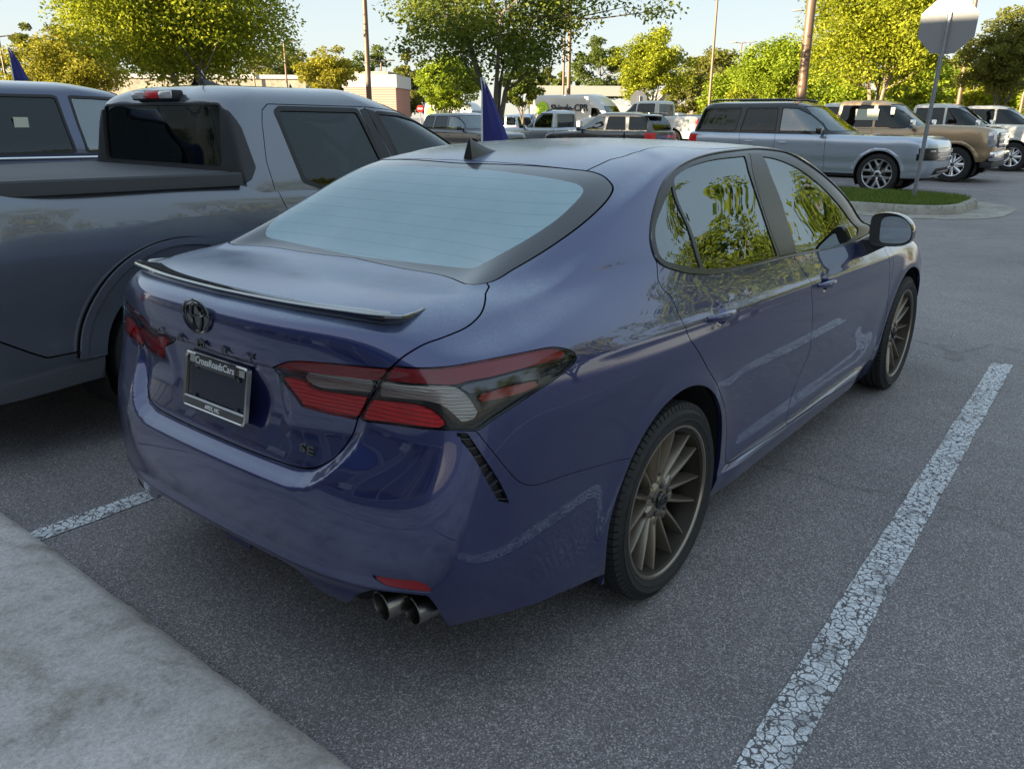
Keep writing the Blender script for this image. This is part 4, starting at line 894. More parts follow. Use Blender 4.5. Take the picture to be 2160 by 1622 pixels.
    # ---- shark-fin aerial
    m=MB(); prof=[]
    for i in range(9):
        t=i/8; x=.050+.190*t; wd=.021*(1-t)**.5; h=.066*(1-t)**1.5+.004*(1-t); zr=1.394+.10*(x-.05)
        if i==0: x-=.0
        prof.append([(x,-wd,zr-.004),(x+.004,-wd*.62,zr+h*.40),(x+.008*(1-t),-wd*.22,zr+h*.85),(x+.010*(1-t),0,zr+h),(x+.008*(1-t),wd*.22,zr+h*.85),(x+.004,wd*.62,zr+h*.40),(x,wd,zr-.004)])
    V=[p for r in prof for p in r]; F=[(i*7+k,i*7+k+1,(i+1)*7+k+1,(i+1)*7+k) for i in range(8) for k in range(6)]+[tuple(range(7))]
    m.add(V,F); m.build('roof_aerial',M['fin_black'],car,True,sharp=50)
    # ---- door handles with a cup behind
    for s_ in(-1,1):
        for hx,hz,hy in((.305,.908,.893),(1.333,.862,.906)):
            m=MB(); n=12; ringsV=[]
            for i in range(n+1):
                t=i/n; x=hx-.105+.21*t; e=math.sin(math.pi*min(max(t,.04),.96))**.45
                oy=hy+.010+.026*math.sin(math.pi*t)**.6; zc=hz+.012*(t-.5)*-1
                hh=.017*e; ring=[]
                for k in range(10):
                    a=2*math.pi*k/10; ring.append((x,s_*(oy+.011*e*math.cos(a)),zc+hh*math.sin(a)))
                ringsV.append(ring)
            V=[p for r in ringsV for p in r]; F=[(i*10+k,i*10+(k+1)%10,(i+1)*10+(k+1)%10,(i+1)*10+k) for i in range(n) for k in range(10)]+[tuple(range(10)),tuple(n*10+k for k in range(9,-1,-1))]
            m.add(V,F); h=m.build('door_handle',nav,car,True,sharp=60)
    # ---- door mirrors
    for s_ in(-1,1):
        m=MB(); 
        outl=[(-.885,1.075),(-.905,1.098),(-.955,1.106),(-1.01,1.096),(-1.052,1.065),(-1.072,1.02),(-1.066,.975),(-1.03,.952),(-.96,.945),(-.905,.948),(-.888,.97)]
        lay=[(2.015,1.0),(2.03,1.02),(2.075,1.02),(2.12,.92),(2.155,.70),(2.168,.30)]
        c0=(-.975,1.025); V=[]; n=len(outl)
        sm=crom(outl,3); n=len(sm)
        for (x,k) in lay:
            for q in sm: V.append((x-.030*(q[0]+.975)/.1*0+(-(q[0]+.975))*.16,-s_*(c0[0]+(q[0]-c0[0])*k),c0[1]+(q[1]-c0[1])*k))
        F=[(i*n+k,i*n+(k+1)%n,(i+1)*n+(k+1)%n,(i+1)*n+k) for i in range(len(lay)-1) for k in range(n)]+[tuple((len(lay)-1)*n+k for k in range(n))]
        m.add(V,F); mir=m.build('door_mirror',M['navy_black'],car,True,sharp=50)
        g=MB(); V=[(2.026+(-(q[0]+.975))*.16,-s_*(c0[0]+(q[0]-c0[0])*.72-.020),c0[1]+(q[1]-c0[1])*.80) for q in sm]; g.add(V,[tuple(range(n))]); g.build('mirror_glass',M['mirror'],mir)
        g=MB(); V=[(2.016+(-(q[0]+.975))*.16,-s_*q[0],q[1]) for q in sm]+[(2.028+(-(q[0]+.975))*.16,-s_*(c0[0]+(q[0]-c0[0])*.72-.020),c0[1]+(q[1]-c0[1])*.80) for q in sm]
        g.add(V,[(k,(k+1)%n,n+(k+1)%n,n+k) for k in range(n)]); g.build('mirror_bezel',M['black_plastic'],mir)
        st=MB(); st.add([(2.02,s_*.885,.895),(2.14,s_*.885,.905),(2.15,s_*.850,.975),(2.02,s_*.850,.965),(2.03,s_*.965,.945),(2.11,s_*.965,.950),(2.12,s_*.955,.985),(2.03,s_*.955,.98)],[(0,1,2,3),(4,7,6,5),(0,4,5,1),(1,5,6,2),(2,6,7,3),(3,7,4,0)])
        st.build('mirror_foot',M['black_plastic'],mir)
    # ---- badges and number plate
    m=MB(); emblem(m,(-1.0645,0,1.016),.126,.090,.0042); m.build('boot_emblem',M['black_gloss'],car,True)
    m=MB(); nn=32; m.add([(-1.0620+.0*k,.055*math.cos(2*math.pi*k/nn),1.016+.038*math.sin(2*math.pi*k/nn)) for k in range(nn)],[tuple(range(nn))]); m.build('emblem_backing',M['black_gloss'],car)
    for k,ch in enumerate('CAMRY'):
        y=.222-.111*k; x=-1.0600+.006*(abs(y)/.2)**2
        text_mesh('model_letter',ch,.050,M['black_gloss'],car,face_rear(x,y,.9375,.0)@Matrix.Diagonal((1.15,.58,1,1)),.0018,bold=.0003)
    text_mesh('trim_letters','SE',.050,M['black_gloss'],car,face_rear(-1.011,-.375,.708,.22)@Matrix.Rotation(.0,4,'Z')@Matrix.Diagonal((1.25,.62,1,1)),.004,spacing=1.02,bold=.0012)
    px,pz,tl=-1.046,.806,.16
    fr=empty('plate',(0,0,0)); bpy.data.objects.remove(fr)
    T=face_rear(px,0,pz,-.0)@Matrix.Identity(4)
    def PM(x,y,zf): return Vector((px+.017-.05*0-(y)*-.20-zf, -x, pz+y))
    def slab(mb,x0,x1,y0,y1,z0,z1):
        c=[PM(x,y,z) for x in(x0,x1) for y in(y0,y1) for z in(z0,z1)]
        mb.add([tuple(v) for v in c],[(0,1,3,2),(4,6,7,5),(0,4,5,1),(2,3,7,6),(0,2,6,4),(1,5,7,3)])
    def frame_obj(rects,name,mat,par,z0=0,z1=.006):
        mb=MB()
        for r in rects: slab(mb,*r,z0,z1)
        return mb.build(name,mat,par)
    W,H=.157,.080
    mb=MB(); rr=.014
    def rrect(w,h,r,n=5):
        P=[]
        for cx,cy,a0 in((w-r,h-r,0),(-w+r,h-r,90),(-w+r,-h+r,180),(w-r,-h+r,270)):
            for k in range(n+1): a=math.radians(a0+90*k/n); P.append((cx+r*math.cos(a),cy+r*math.sin(a)))
        return P
    o_,i_=rrect(W,H,rr),rrect(W-.011,H-.010,.008)
    nn=len(o_); V=[PM(*q,.007) for q in o_]+[PM(*q,.010) for q in [(a*.975,b*.95) for a,b in o_]]+[PM(*q,.006) for q in i_]+[PM(*q,-.004) for q in o_]+[PM(*q,-.002) for q in i_]
    F=[]
    for k in range(nn):
        j=(k+1)%nn
        F+=[(k,j,nn+j,nn+k),(nn+k,nn+j,2*nn+j,2*nn+k),(3*nn+k,3*nn+j,j,k),(2*nn+k,2*nn+j,4*nn+j,4*nn+k)]
    mb.add([tuple(v) for v in V],F); pf=mb.build('plate_frame',M['chrome_satin'],car,True,sharp=30)
    mb=MB(); mb.add([tuple(PM(*q,-.003)) for q in o_],[tuple(range(nn))]); mb.build('plate_backing',M['plate_dark'],pf)
    frame_obj([(-.100,.100,.044,.079)],'name_panel',M['black_gloss'],pf,.002,.0105)
    frame_obj([(-W+.008,W-.008,-.073,-.050)],'town_panel',M['black_gloss'],pf,.002,.0085)
    frame_obj([(-W+.008,W-.008,-.0505,-.0485)],'town_line',M['white_print'],pf,.002,.0092)
    def tm(x,y,zf): 
        p=PM(x,y,zf); u=(PM(0,1,0)-PM(0,0,0)).normalized(); r=Vector((0,-1,0)); n=r.cross(u)
        return Matrix(((r.x,u.x,n.x,p.x),(r.y,u.y,n.y,p.y),(r.z,u.z,n.z,p.z),(0,0,0,1)))
    text_mesh('name_lettering','CrossRoadsCars',.0285,M['white_print'],pf,tm(0,.062,.0112),.0004,bold=.0004)
    text_mesh('town_lettering','APEX, NC',.0165,M['white_print'],pf,tm(.0,-.0625,.0092),.0004,bold=.0005)
    for sx in(-1,1):
        for sy in(-1,1):
            if sy>0:
                frame_obj([(sx*.118-.018,sx*.118+.018,.050,.072)],'frame_tab',M['chrome_satin'],pf,.001,.004)
            s_=MB(); s_.lathe([(-.002,.0001),(-.002,.007),(.004,.006),(.005,.0001)],10,axis='x'); so=s_.build('plate_screw',M['alloy_dark'],pf)
            so.location=PM(sx*.105,.042*sy-.004,.0)
    text_mesh('round_sticker','G',.018,M['white_print'],car,face_rear(-.9615,.555,.778,0)@Matrix.Rotation(-.24,4,'Y'),.0006)
    m=MB(); m.tube([(-.9625+.0035*math.cos(2*math.pi*k/20),.555+.0135*math.cos(2*math.pi*k/20),.778+.0135*math.sin(2*math.pi*k/20)) for k in range(21)],.0016,6,False); m.build('sticker_ring',M['white_print'],car)
    # ---- exhausts, valance and fins
    for s_ in(-1,1):
        for (x,y,z) in((-.985,.606,.320),(-.940,.672,.311)):
            m=MB(); prof=[(-.004,.0405),(.002,.0435),(.02,.044),(.16,.044)]
            m.lathe([(0.16,.029),(.05,.034),(.004,.0365),(-.004,.038),(-.002,.0412),(.02,.042),(.20,.042)],36,axis='x')
            o=m.build('exhaust_tip',M['steel'],car,True,sharp=40); o.location=(x,s_*y,z); o.rotation_euler=(0,math.radians(-4),s_*math.radians(-10)*-1)
            k=MB(); k.lathe([(.06,.0001),(.06,.032)],24,axis='x'); k.build('exhaust_bore',M['gap'],o)
    m=MB(); n=24; V=[]
    for (dx,z) in((.030,.44),(.045,.395),(.085,.345),(.20,.325)):
        for k in range(n+1):
            y=-.60+1.2*k/n; V.append((-1.085+dx+.12*(abs(y)/.6)**2.6*.6,y,z+(.0 if z>.4 else 0)))
    m.add(V,[(i*(n+1)+k,i*(n+1)+k+1,(i+1)*(n+1)+k+1,(i+1)*(n+1)+k) for i in range(3) for k in range(n)]); m.build('diffuser',M['black_plastic'],car,True)
    m=MB(); m.prism([(-.085,.37),(.085,.37),(.055,.300),(-.055,.300)],-1.015,-.92,'x'); m.build('diffuser_fin',nav,car)
    for s_ in(-1,1): m=MB(); m.box(-.80,-.55,s_*.60-.14,s_*.60+.14,.28,.36,.03); m.build('silencer',M['cast_iron'],car,True)
    # ---- interior
    it=MB(); it.box(.30,2.0,-.66,.66,.26,.30); it.build('cabin_floor',M['seat'],car)
    def seat(x,y,wd,name,hr=True):
        s=MB(); s.box(x,x+.50,y-wd/2,y+wd/2,.42,.60,.05); base=s.build(name,M['seat'],car,True)
        b_=MB(); b_.add([(x+.02,y-wd/2,.50),(x+.14,y-wd/2,.50),(x-.14,y-wd/2+.04,1.12),(x-.22,y-wd/2+.04,1.12),(x+.02,y+wd/2,.50),(x+.14,y+wd/2,.50),(x-.14,y+wd/2-.04,1.12),(x-.22,y+wd/2-.04,1.12)],[(0,1,2,3),(4,7,6,5),(0,4,5,1),(1,5,6,2),(2,6,7,3),(3,7,4,0)]); b_.build('backrest',M['seat'],base)
        if hr:
            h=MB(); h.box(x-.235,x-.135,y-.13,y+.13,1.13,1.27,.04); h.build('headrest',M['seat'],base,True)
    seat(1.35,.36,.50,'front_seat'); seat(1.35,-.36,.50,'front_seat'); seat(.52,0,1.24,'rear_bench',False)
    for y in(-.38,0,.38):
        h=MB(); h.box(.30,.40,y-.12,y+.12,1.10,1.22,.04); h.build('rear_headrest',M['seat'],car,True)
    d=MB(); d.add([(2.05,-.68,.60),(2.05,-.68,.93),(2.45,-.66,.99),(2.5,-.66,.60),(2.05,.68,.60),(2.05,.68,.93),(2.45,.66,.99),(2.5,.66,.60)],[(0,1,2,3),(4,7,6,5),(0,4,5,1),(1,5,6,2),(2,6,7,3),(3,7,4,0)]); d.build('dashboard',M['seat'],car)
    sw=MB(); P=[(1.93+.05*math.sin(2*math.pi*k/24),.36+.185*math.cos(2*math.pi*k/24),.93+.175*math.sin(2*math.pi*k/24)) for k in range(25)]; sw.tube(P,.016,8,False); sw.box(1.93,1.96,.30,.42,.88,.97,.01); sw.build('steering_wheel',M['black_plastic'],car,True)
    p=MB(); p.add([(-.50,-.58,1.06),(.12,-.62,1.05),(.12,.62,1.05),(-.50,.58,1.06)],[(0,1,2,3)]); p.build('parcel_shelf',M['seat'],car)
    return car
M['pillar_black']=plain('pillar_satin_black',(.030,.026,.024),.42,coat=.15,coat_r=.2)
M['moulding']=plain('window_moulding',(.03,.03,.033),.20,.6,coat=.5,coat_r=.05)
M['chrome_dark']=plain('smoked_chrome',(.10,.10,.11),.12,.9)
M['chrome_satin']=plain('satin_chrome',(.62,.61,.58),.22,1.0)
M['navy_black']=plain('mirror_black',(.010,.011,.018),.15,coat=1.0,coat_r=.03)
M['mirror']=plain('mirror_silver',(.36,.42,.48),.03,1.0)
M['frame_black']=plain('frame_black',(.012,.012,.013),.38,coat=.25,coat_r=.15)
M['fin_black']=plain('fin_black',(.008,.008,.009),.35,coat=.4,coat_r=.15)
sedan=build_sedan()
# ---------------------------------------------------------------- other vehicles: a closed lower tub plus a greenhouse, both spline surfaces
def sd2(q, poly):
    poly=np.asarray(poly,float); d=dseg(q,poly,np.roll(poly,-1,0)); return np.where(inpoly(q,poly),-d,d)
def plan(xr,xf,hw,rr,rf,z,bow_r=.0,bow_f=.0,nx=8):
    P=[]; k=1-math.sqrt(.5)
    def zz(x): return z(x) if callable(z) else z
    def add(x,y):
        b=(bow_r if x<(xr+xf)/2 else -bow_f)*((y/max(hw,1e-6))**2)
        x_=x+b if abs(x-xr)<rr*1.01+1e-6 or abs(x-xf)<rf*1.01+1e-6 else x
        P.append((x_,y,zz(x_)))
    add(xr,0); add(xr,max(hw-rr,0)*.5); add(xr,max(hw-rr,0)*.95); add(xr+rr*k,hw-rr*k); add(xr+rr,hw)
    for i in range(1,nx+1): add(xr+rr+(xf-rf-xr-rr)*i/(nx+1),hw)
    add(xf-rf,hw); add(xf-rf*k,hw-rf*k); add(xf,max(hw-rf,0)*.95); add(xf,max(hw-rf,0)*.5); add(xf,0)
    return P
def interp_fn(tab):
    xs=[t[0] for t in tab]; zs=[t[1] for t in tab]; return lambda x: float(np.interp(x,xs,zs))
def side_field(p, poly, ymin):
    d=np.full(len(p.p),1.0); m=p.p[:,1]>ymin; d[m]=sd2(p.p[m][:,[0,2]],poly); return d
def end_field(p, poly, front, xm):
    d=np.full(len(p.p),1.0); m=(p.p[:,0]>xm) if front else (p.p[:,0]<xm); d[m]=sd2(p.p[m][:,[1,2]],poly); return d
def cut(patch, d, gap=0.0): return patch.clip(d+gap), patch.clip(-d+gap)
def rr2(x0,x1,z0,z1,r=.05,n=3):
    P=[]
    for cx,cz,a0 in((x1-r,z1-r,0),(x0+r,z1-r,90),(x0+r,z0+r,180),(x1-r,z0+r,270)):
        for k in range(n+1): a=math.radians(a0+90*k/n); P.append((cx+r*math.cos(a),cz+r*math.sin(a)))
    return P
def vehicle(name, label, cat, sp, loc, rz=0.0, group=None):
    """sp keys: tub rows, ztop table, cab rows, arches, windows, paint etc."""
    car=empty(name,(0,0,0)); tag(car,label,cat,group)
    res=sp.get('res',1.0); paintm=sp['paint']; hw=sp['hw']; xr,xf=sp['xr'],sp['xf']; zt=interp_fn(sp['ztop'])
    rr,rf=sp.get('rr',.10),sp.get('rf',.22); zb=sp.get('zb',.34)
    rows=[]
    for t,k,ix,ifx in sp.get('tub',[(0,.93,.06,.10),(.12,.975,.02,.03),(.35,.995,0,0),(.60,1.0,0,.01),(.82,.985,.01,.03),(.95,.955,.02,.06),(1.0,.90,.05,.11)]):
        rows.append(plan(xr+ix,xf-ifx,hw*k,rr,rf,(lambda x,t=t: zb+(zt(x)-zb)*t),sp.get('bow_r',.03),sp.get('bow_f',.10)))
    rows.append(plan(xr+.14,xf-.26,hw*.70,rr*.8,rf*.8,(lambda x: zt(x)+.012),.02,.08)); rows.append(plan(xr+.24,xf-.4,hw*.35,rr*.5,rf*.5,(lambda x: zt(x)+.020),.0,.0))
    last=plan(xr+.3,xf-.5,.0,rr*.5,rf*.5,(lambda x: zt(x)+.024)); rows.append([(q[0],0,q[2]) for q in last])
    arches=sp['arches']; fl=sp.get('flare',.02)
    def disp(p):
        o=p.copy(); sg=np.where(p[:,1]<0,-1.,1.); side=sstep(hw*.6,hw*.85,np.abs(p[:,1]))*sstep(zb-.2,zb+.05,p[:,2])
        for cx,cz,r in arches:
            d=np.hypot(p[:,0]-cx,p[:,2]-cz); w=sp.get('lip',.09)
            o[:,1]+=sg*side*fl*sstep(r+w+.014,r+w-.010,d)
        h=sp.get('hollow',.012); o[:,1]-=sg*side*h*np.exp(-((p[:,2]-(zb+.26))/.13)**2)
        b=sp.get('bulge',0.0)
        return o
    T=Surf(np.array(rows),1e-5,1e-5,disp=disp); T.flip=True
    G=Patch.grid(T,int(170*res),int(64*res))
    for cx,cz,r in arches:
        d=r-np.hypot(G.p[:,0]-cx,G.p[:,2]-cz); G=G.clip(np.where(G.p[:,1]<hw*.55,-1,d))
    ym=hw*.6
    body_parts=[]
    for pn,mt,kind,poly,gap in sp.get('tub_parts',[]):
        if kind=='ring':
            cx,cz,ro=poly; d=np.hypot(G.p[:,0]-cx,G.p[:,2]-cz)-ro; d=np.where((G.p[:,1]<ym)|(G.p[:,2]<zb+.12),1.0,d)
        else: d=side_field(G,poly,ym) if kind=='side' else end_field(G,poly,kind=='front',xf-.34 if kind=='front' else xr+.32)
        if kind=='wrap':
            d=sd2(G.p[:,[0,2]],poly)
        a,G=cut(G,d,gap); body_parts.append((pn,mt,a,kind))
    for poly,wd in sp.get('grooves',[]):
        poly=np.asarray(poly,float); m=G.p[:,1]>ym; d=np.full(len(G.p),1.0); d[m]=dseg(G.p[m][:,[0,2]],poly[:-1],poly[1:])-wd; G=G.clip(-d)
    th=.012
    bo=G.obj('body',paintm,car,side='B',thick=th)
    for pn,mt,a,kind in body_parts:
        if not len(a.T): continue
        if kind in('side','ring'):
            for s in('R','L'): a.obj(pn,mt,car,side=s,offset=sp.get('poff',{}).get(pn,0),thick=th)
        elif kind in('front','rear') and min(q[0] for q in poly)>.01:
            for s in('R','L'): a.obj(pn,mt,car,side=s,thick=th)
        else: a.obj(pn,mt,car,side='B',offset=sp.get('poff',{}).get(pn,0),thick=th)
    sh=Patch.grid(T,60,30)
    for cx,cz,r in arches:
        d=(r+.02)-np.hypot(sh.p[:,0]-cx,sh.p[:,2]-cz); sh=sh.clip(np.where(sh.p[:,1]<hw*.55,-1,d))
    sh.obj('inner_shell',M['gap'],car,side='B',offset=-.03,edge=False)
    for cx,cz,r in arches:
        for s_ in(-1,1):
            m=MB(); n=16; pr=[(cx+(r+.004)*math.cos(math.radians(-30+240*k/n)),cz+(r+.004)*math.sin(math.radians(-30+240*k/n))) for k in range(n+1)]
            m.add([(q[0],s_*(hw*.965),q[1]) for q in pr]+[(q[0],s_*hw*.55,q[1]) for q in pr],[(k,k+1,n+2+k,n+1+k) for k in range(n)]+[tuple(range(n+1,2*n+2))]); m.build('wheel_liner',M['gap'],car)
    m=MB(); m.box(xr+.15,xf-.3,-hw*.72,hw*.72,zb-.06,zb+.02); m.build('chassis',M['gap'],car)
    # greenhouse
    cr=[plan(*r[1:4],r[4],r[5],r[0],r[6],r[7]) for r in sp['cab']]
    z,x0,x1,w_,a,b,c,d_=sp['cab'][-1]
    crown=sp.get('crown',.03)
    cr.append(plan(x0+.10,x1-.12,w_*.55,a*.6,b*.6,z+crown*.75)); l=plan(x0+.18,x1-.20,0,a*.5,b*.5,z+crown); cr.append([(q[0],0,q[2]) for q in l])
    C=Surf(np.array(cr),1e-5,4e-6); C.flip=True
    K=Patch.grid(C,int(130*res),int(48*res)); yc=w_*.75; xm=(x0+x1)/2
    for pn,mt,kind,poly,fr,off in sp['windows']:
        d=side_field(K,poly,yc) if kind=='side' else end_field(K,poly,kind=='front',xm)
        out,K=cut(K,d-fr,0.0)          # frame + pane
        d2=side_field(out,poly,yc) if kind=='side' else end_field(out,poly,kind=='front',xm)
        gl_,frm=cut(out,d2,0.0)
        for s in (('R','L') if kind=='side' else ('B',)):
            if fr>0 and len(frm.T):
                w=frm.obj('window_frame',sp.get('frame_mat',M['black_plastic']),car,side=s,offset=.002,thick=.01)
                gl_.obj(pn,mt,w,side=s,offset=off,thick=.006)
            else: gl_.obj(pn,mt,car,side=s,offset=off,thick=.006)
    for poly,wd in sp.get('cab_grooves',[]):
        poly=np.asarray(poly,float); mm=K.p[:,1]>yc*.9; d=np.full(len(K.p),1.0); d[mm]=dseg(K.p[mm][:,[0,2]],poly[:-1],poly[1:])-wd; K=K.clip(-d)
    for pn,mt,kind,poly,gap in sp.get('cab_parts',[]):
        d=side_field(K,poly,yc*.8) if kind=='side' else sd2(K.p[:,[0,2]],poly)
        a_,K=cut(K,d,gap)
        if kind=='side':
            for s in('R','L'): a_.obj(pn,mt,car,side=s,thick=.01,offset=0 if pn=='door_frame' else .002)
        else: a_.obj(pn,mt,car,side='B',thick=.014,offset=.010)
    K.obj('cabin',sp.get('roof_paint',paintm),car,side='B',thick=.012)
    ck=Patch.grid(C,50,20); dd=np.where(ck.p[:,2]>z-.09,-1.0,1.0); ck.clip(dd).obj('headlining',M['gap'],car,side='B',offset=-.03,edge=False)
    # seats seen through the glass
    for (x,n) in sp.get('seats',[]):
        for k in range(n):
            y=(k-(n-1)/2)*(.74 if n==2 else .50)
            s_=MB(); zb_=sp['cab'][0][0]; s_.box(x-.08,x+.06,y-.23,y+.23,zb_-.35,zb_+.22,.05); so=s_.build('seat',M['seat'],car,True)
            h=MB(); h.box(x-.09,x+.01,y-.12,y+.12,zb_+.25,zb_+.40,.04); h.build('headrest',M['seat'],so,True)
    for fn in sp.get('extras',[]): fn(car)
    w=sp['wheel']
    for cx,_,_ in arches:
        for s_ in(-1,1): lathe_wheel(car,'wheel',s_,cx,w['r'],w['rim'],w.get('w',.24),w['mat'],hw-w.get('w',.24)/2-w.get('in',.03),False,w['style'],cap=w.get('cap',True))
    car.location=loc; car.rotation_euler=(0,0,rz)
    return car
def mirror_fn(x,z,hw,mt,big=False,cap=None):
    def f(car):
        for s_ in(-1,1):
            w=.24 if big else .20; h=.24 if big else .15
            m=MB(); m.box(x-.05,x+.07,s_*(hw+.06) if s_>0 else s_*(hw+.06+w),s_*(hw+.06+w) if s_>0 else s_*(hw+.06),z,z+h,.035)
            o=m.build('door_mirror',mt,car,True)
            a=MB(); a.box(x-.02,x+.03,min(s_*(hw-.06),s_*(hw+.1)),max(s_*(hw-.06),s_*(hw+.1)),z+.02,z+.07); a.build('mirror_arm',M['black_plastic'],o)
            g=MB(); y0,y1=sorted((s_*(hw+.08),s_*(hw+.04+w))); g.add([(x-.053,y0,z+.02),(x-.053,y1,z+.02),(x-.053,y1,z+h-.02),(x-.053,y0,z+h-.02)],[(0,1,2,3)]); g.build('mirror_glass',M['mirror'],o)
    return f
def handle_fn(hs,mt):
    def f(car):
        for s_ in(-1,1):
            for x,y,z in hs:
                m=MB(); m.tube([(x-.10,s_*(y-.005),z),(x-.08,s_*(y+.03),z),(x+.08,s_*(y+.03),z),(x+.10,s_*(y-.005),z)],[.012,.016,.016,.012],8); m.build('door_handle',mt,car,True)
    return f
def box_part(name,mt,*b,bev=.012,sym=False):
    def f(car):
        if sym:
            for s_ in(-1,1):
                y0,y1=sorted((s_*b[2],s_*b[3])); m=MB(); m.box(b[0],b[1],y0,y1,b[4],b[5],bev); m.build(name,mt,car,True)
        else: m=MB(); m.box(*b,bev); m.build(name,mt,car,True)
    return f
def bars_fn(name,mt,x,y0,y1,zs,h,d=.03):
    def f(car):
        for z in zs: m=MB(); m.box(x-d,x,y0,y1,z,z+h,.006); m.build(name,mt,car)
    return f
M['grey_paint']=paint('grey_paint',(.150,.165,.200),.5,.27)
M['dark_blue_paint']=paint('dark_blue_paint',(.07,.085,.14),.85,.28)
M['silver_blue']=paint('silver_blue_paint',(.46,.53,.63),.70,.30)
M['tan_paint']=paint('tan_paint',(.40,.28,.16),.75,.32)
M['white_paint']=paint('white_paint',(.55,.54,.51),.0,.45)
M['silver_paint']=paint('silver_paint',(.38,.42,.46),.8,.30)
M['charcoal_paint']=paint('charcoal_paint',(.07,.073,.08),.8,.30)
M['blue_paint']=paint('blue_paint',(.05,.12,.32),.7,.30)
M['black_paint']=paint('black_paint',(.006,.006,.007),.0,.4,coat_ior=1.4)
M['grain_black']=plain('grained_plastic',(.030,.031,.034),.55)
M['vinyl']=plain('tonneau_vinyl',(.075,.078,.085),.62)
M['headlamp']=plain('headlamp',(.55,.56,.58),.12,.6,coat=1.0,coat_r=.02)
M['amber']=plain('amber_lens',(.55,.16,.01),.2)
M['clear_glass']=window_glass('clear_glass',(.62,.70,.68),1.0,ior=1.6)
M['paper']=plain('window_sticker',(.60,.62,.50),.8)

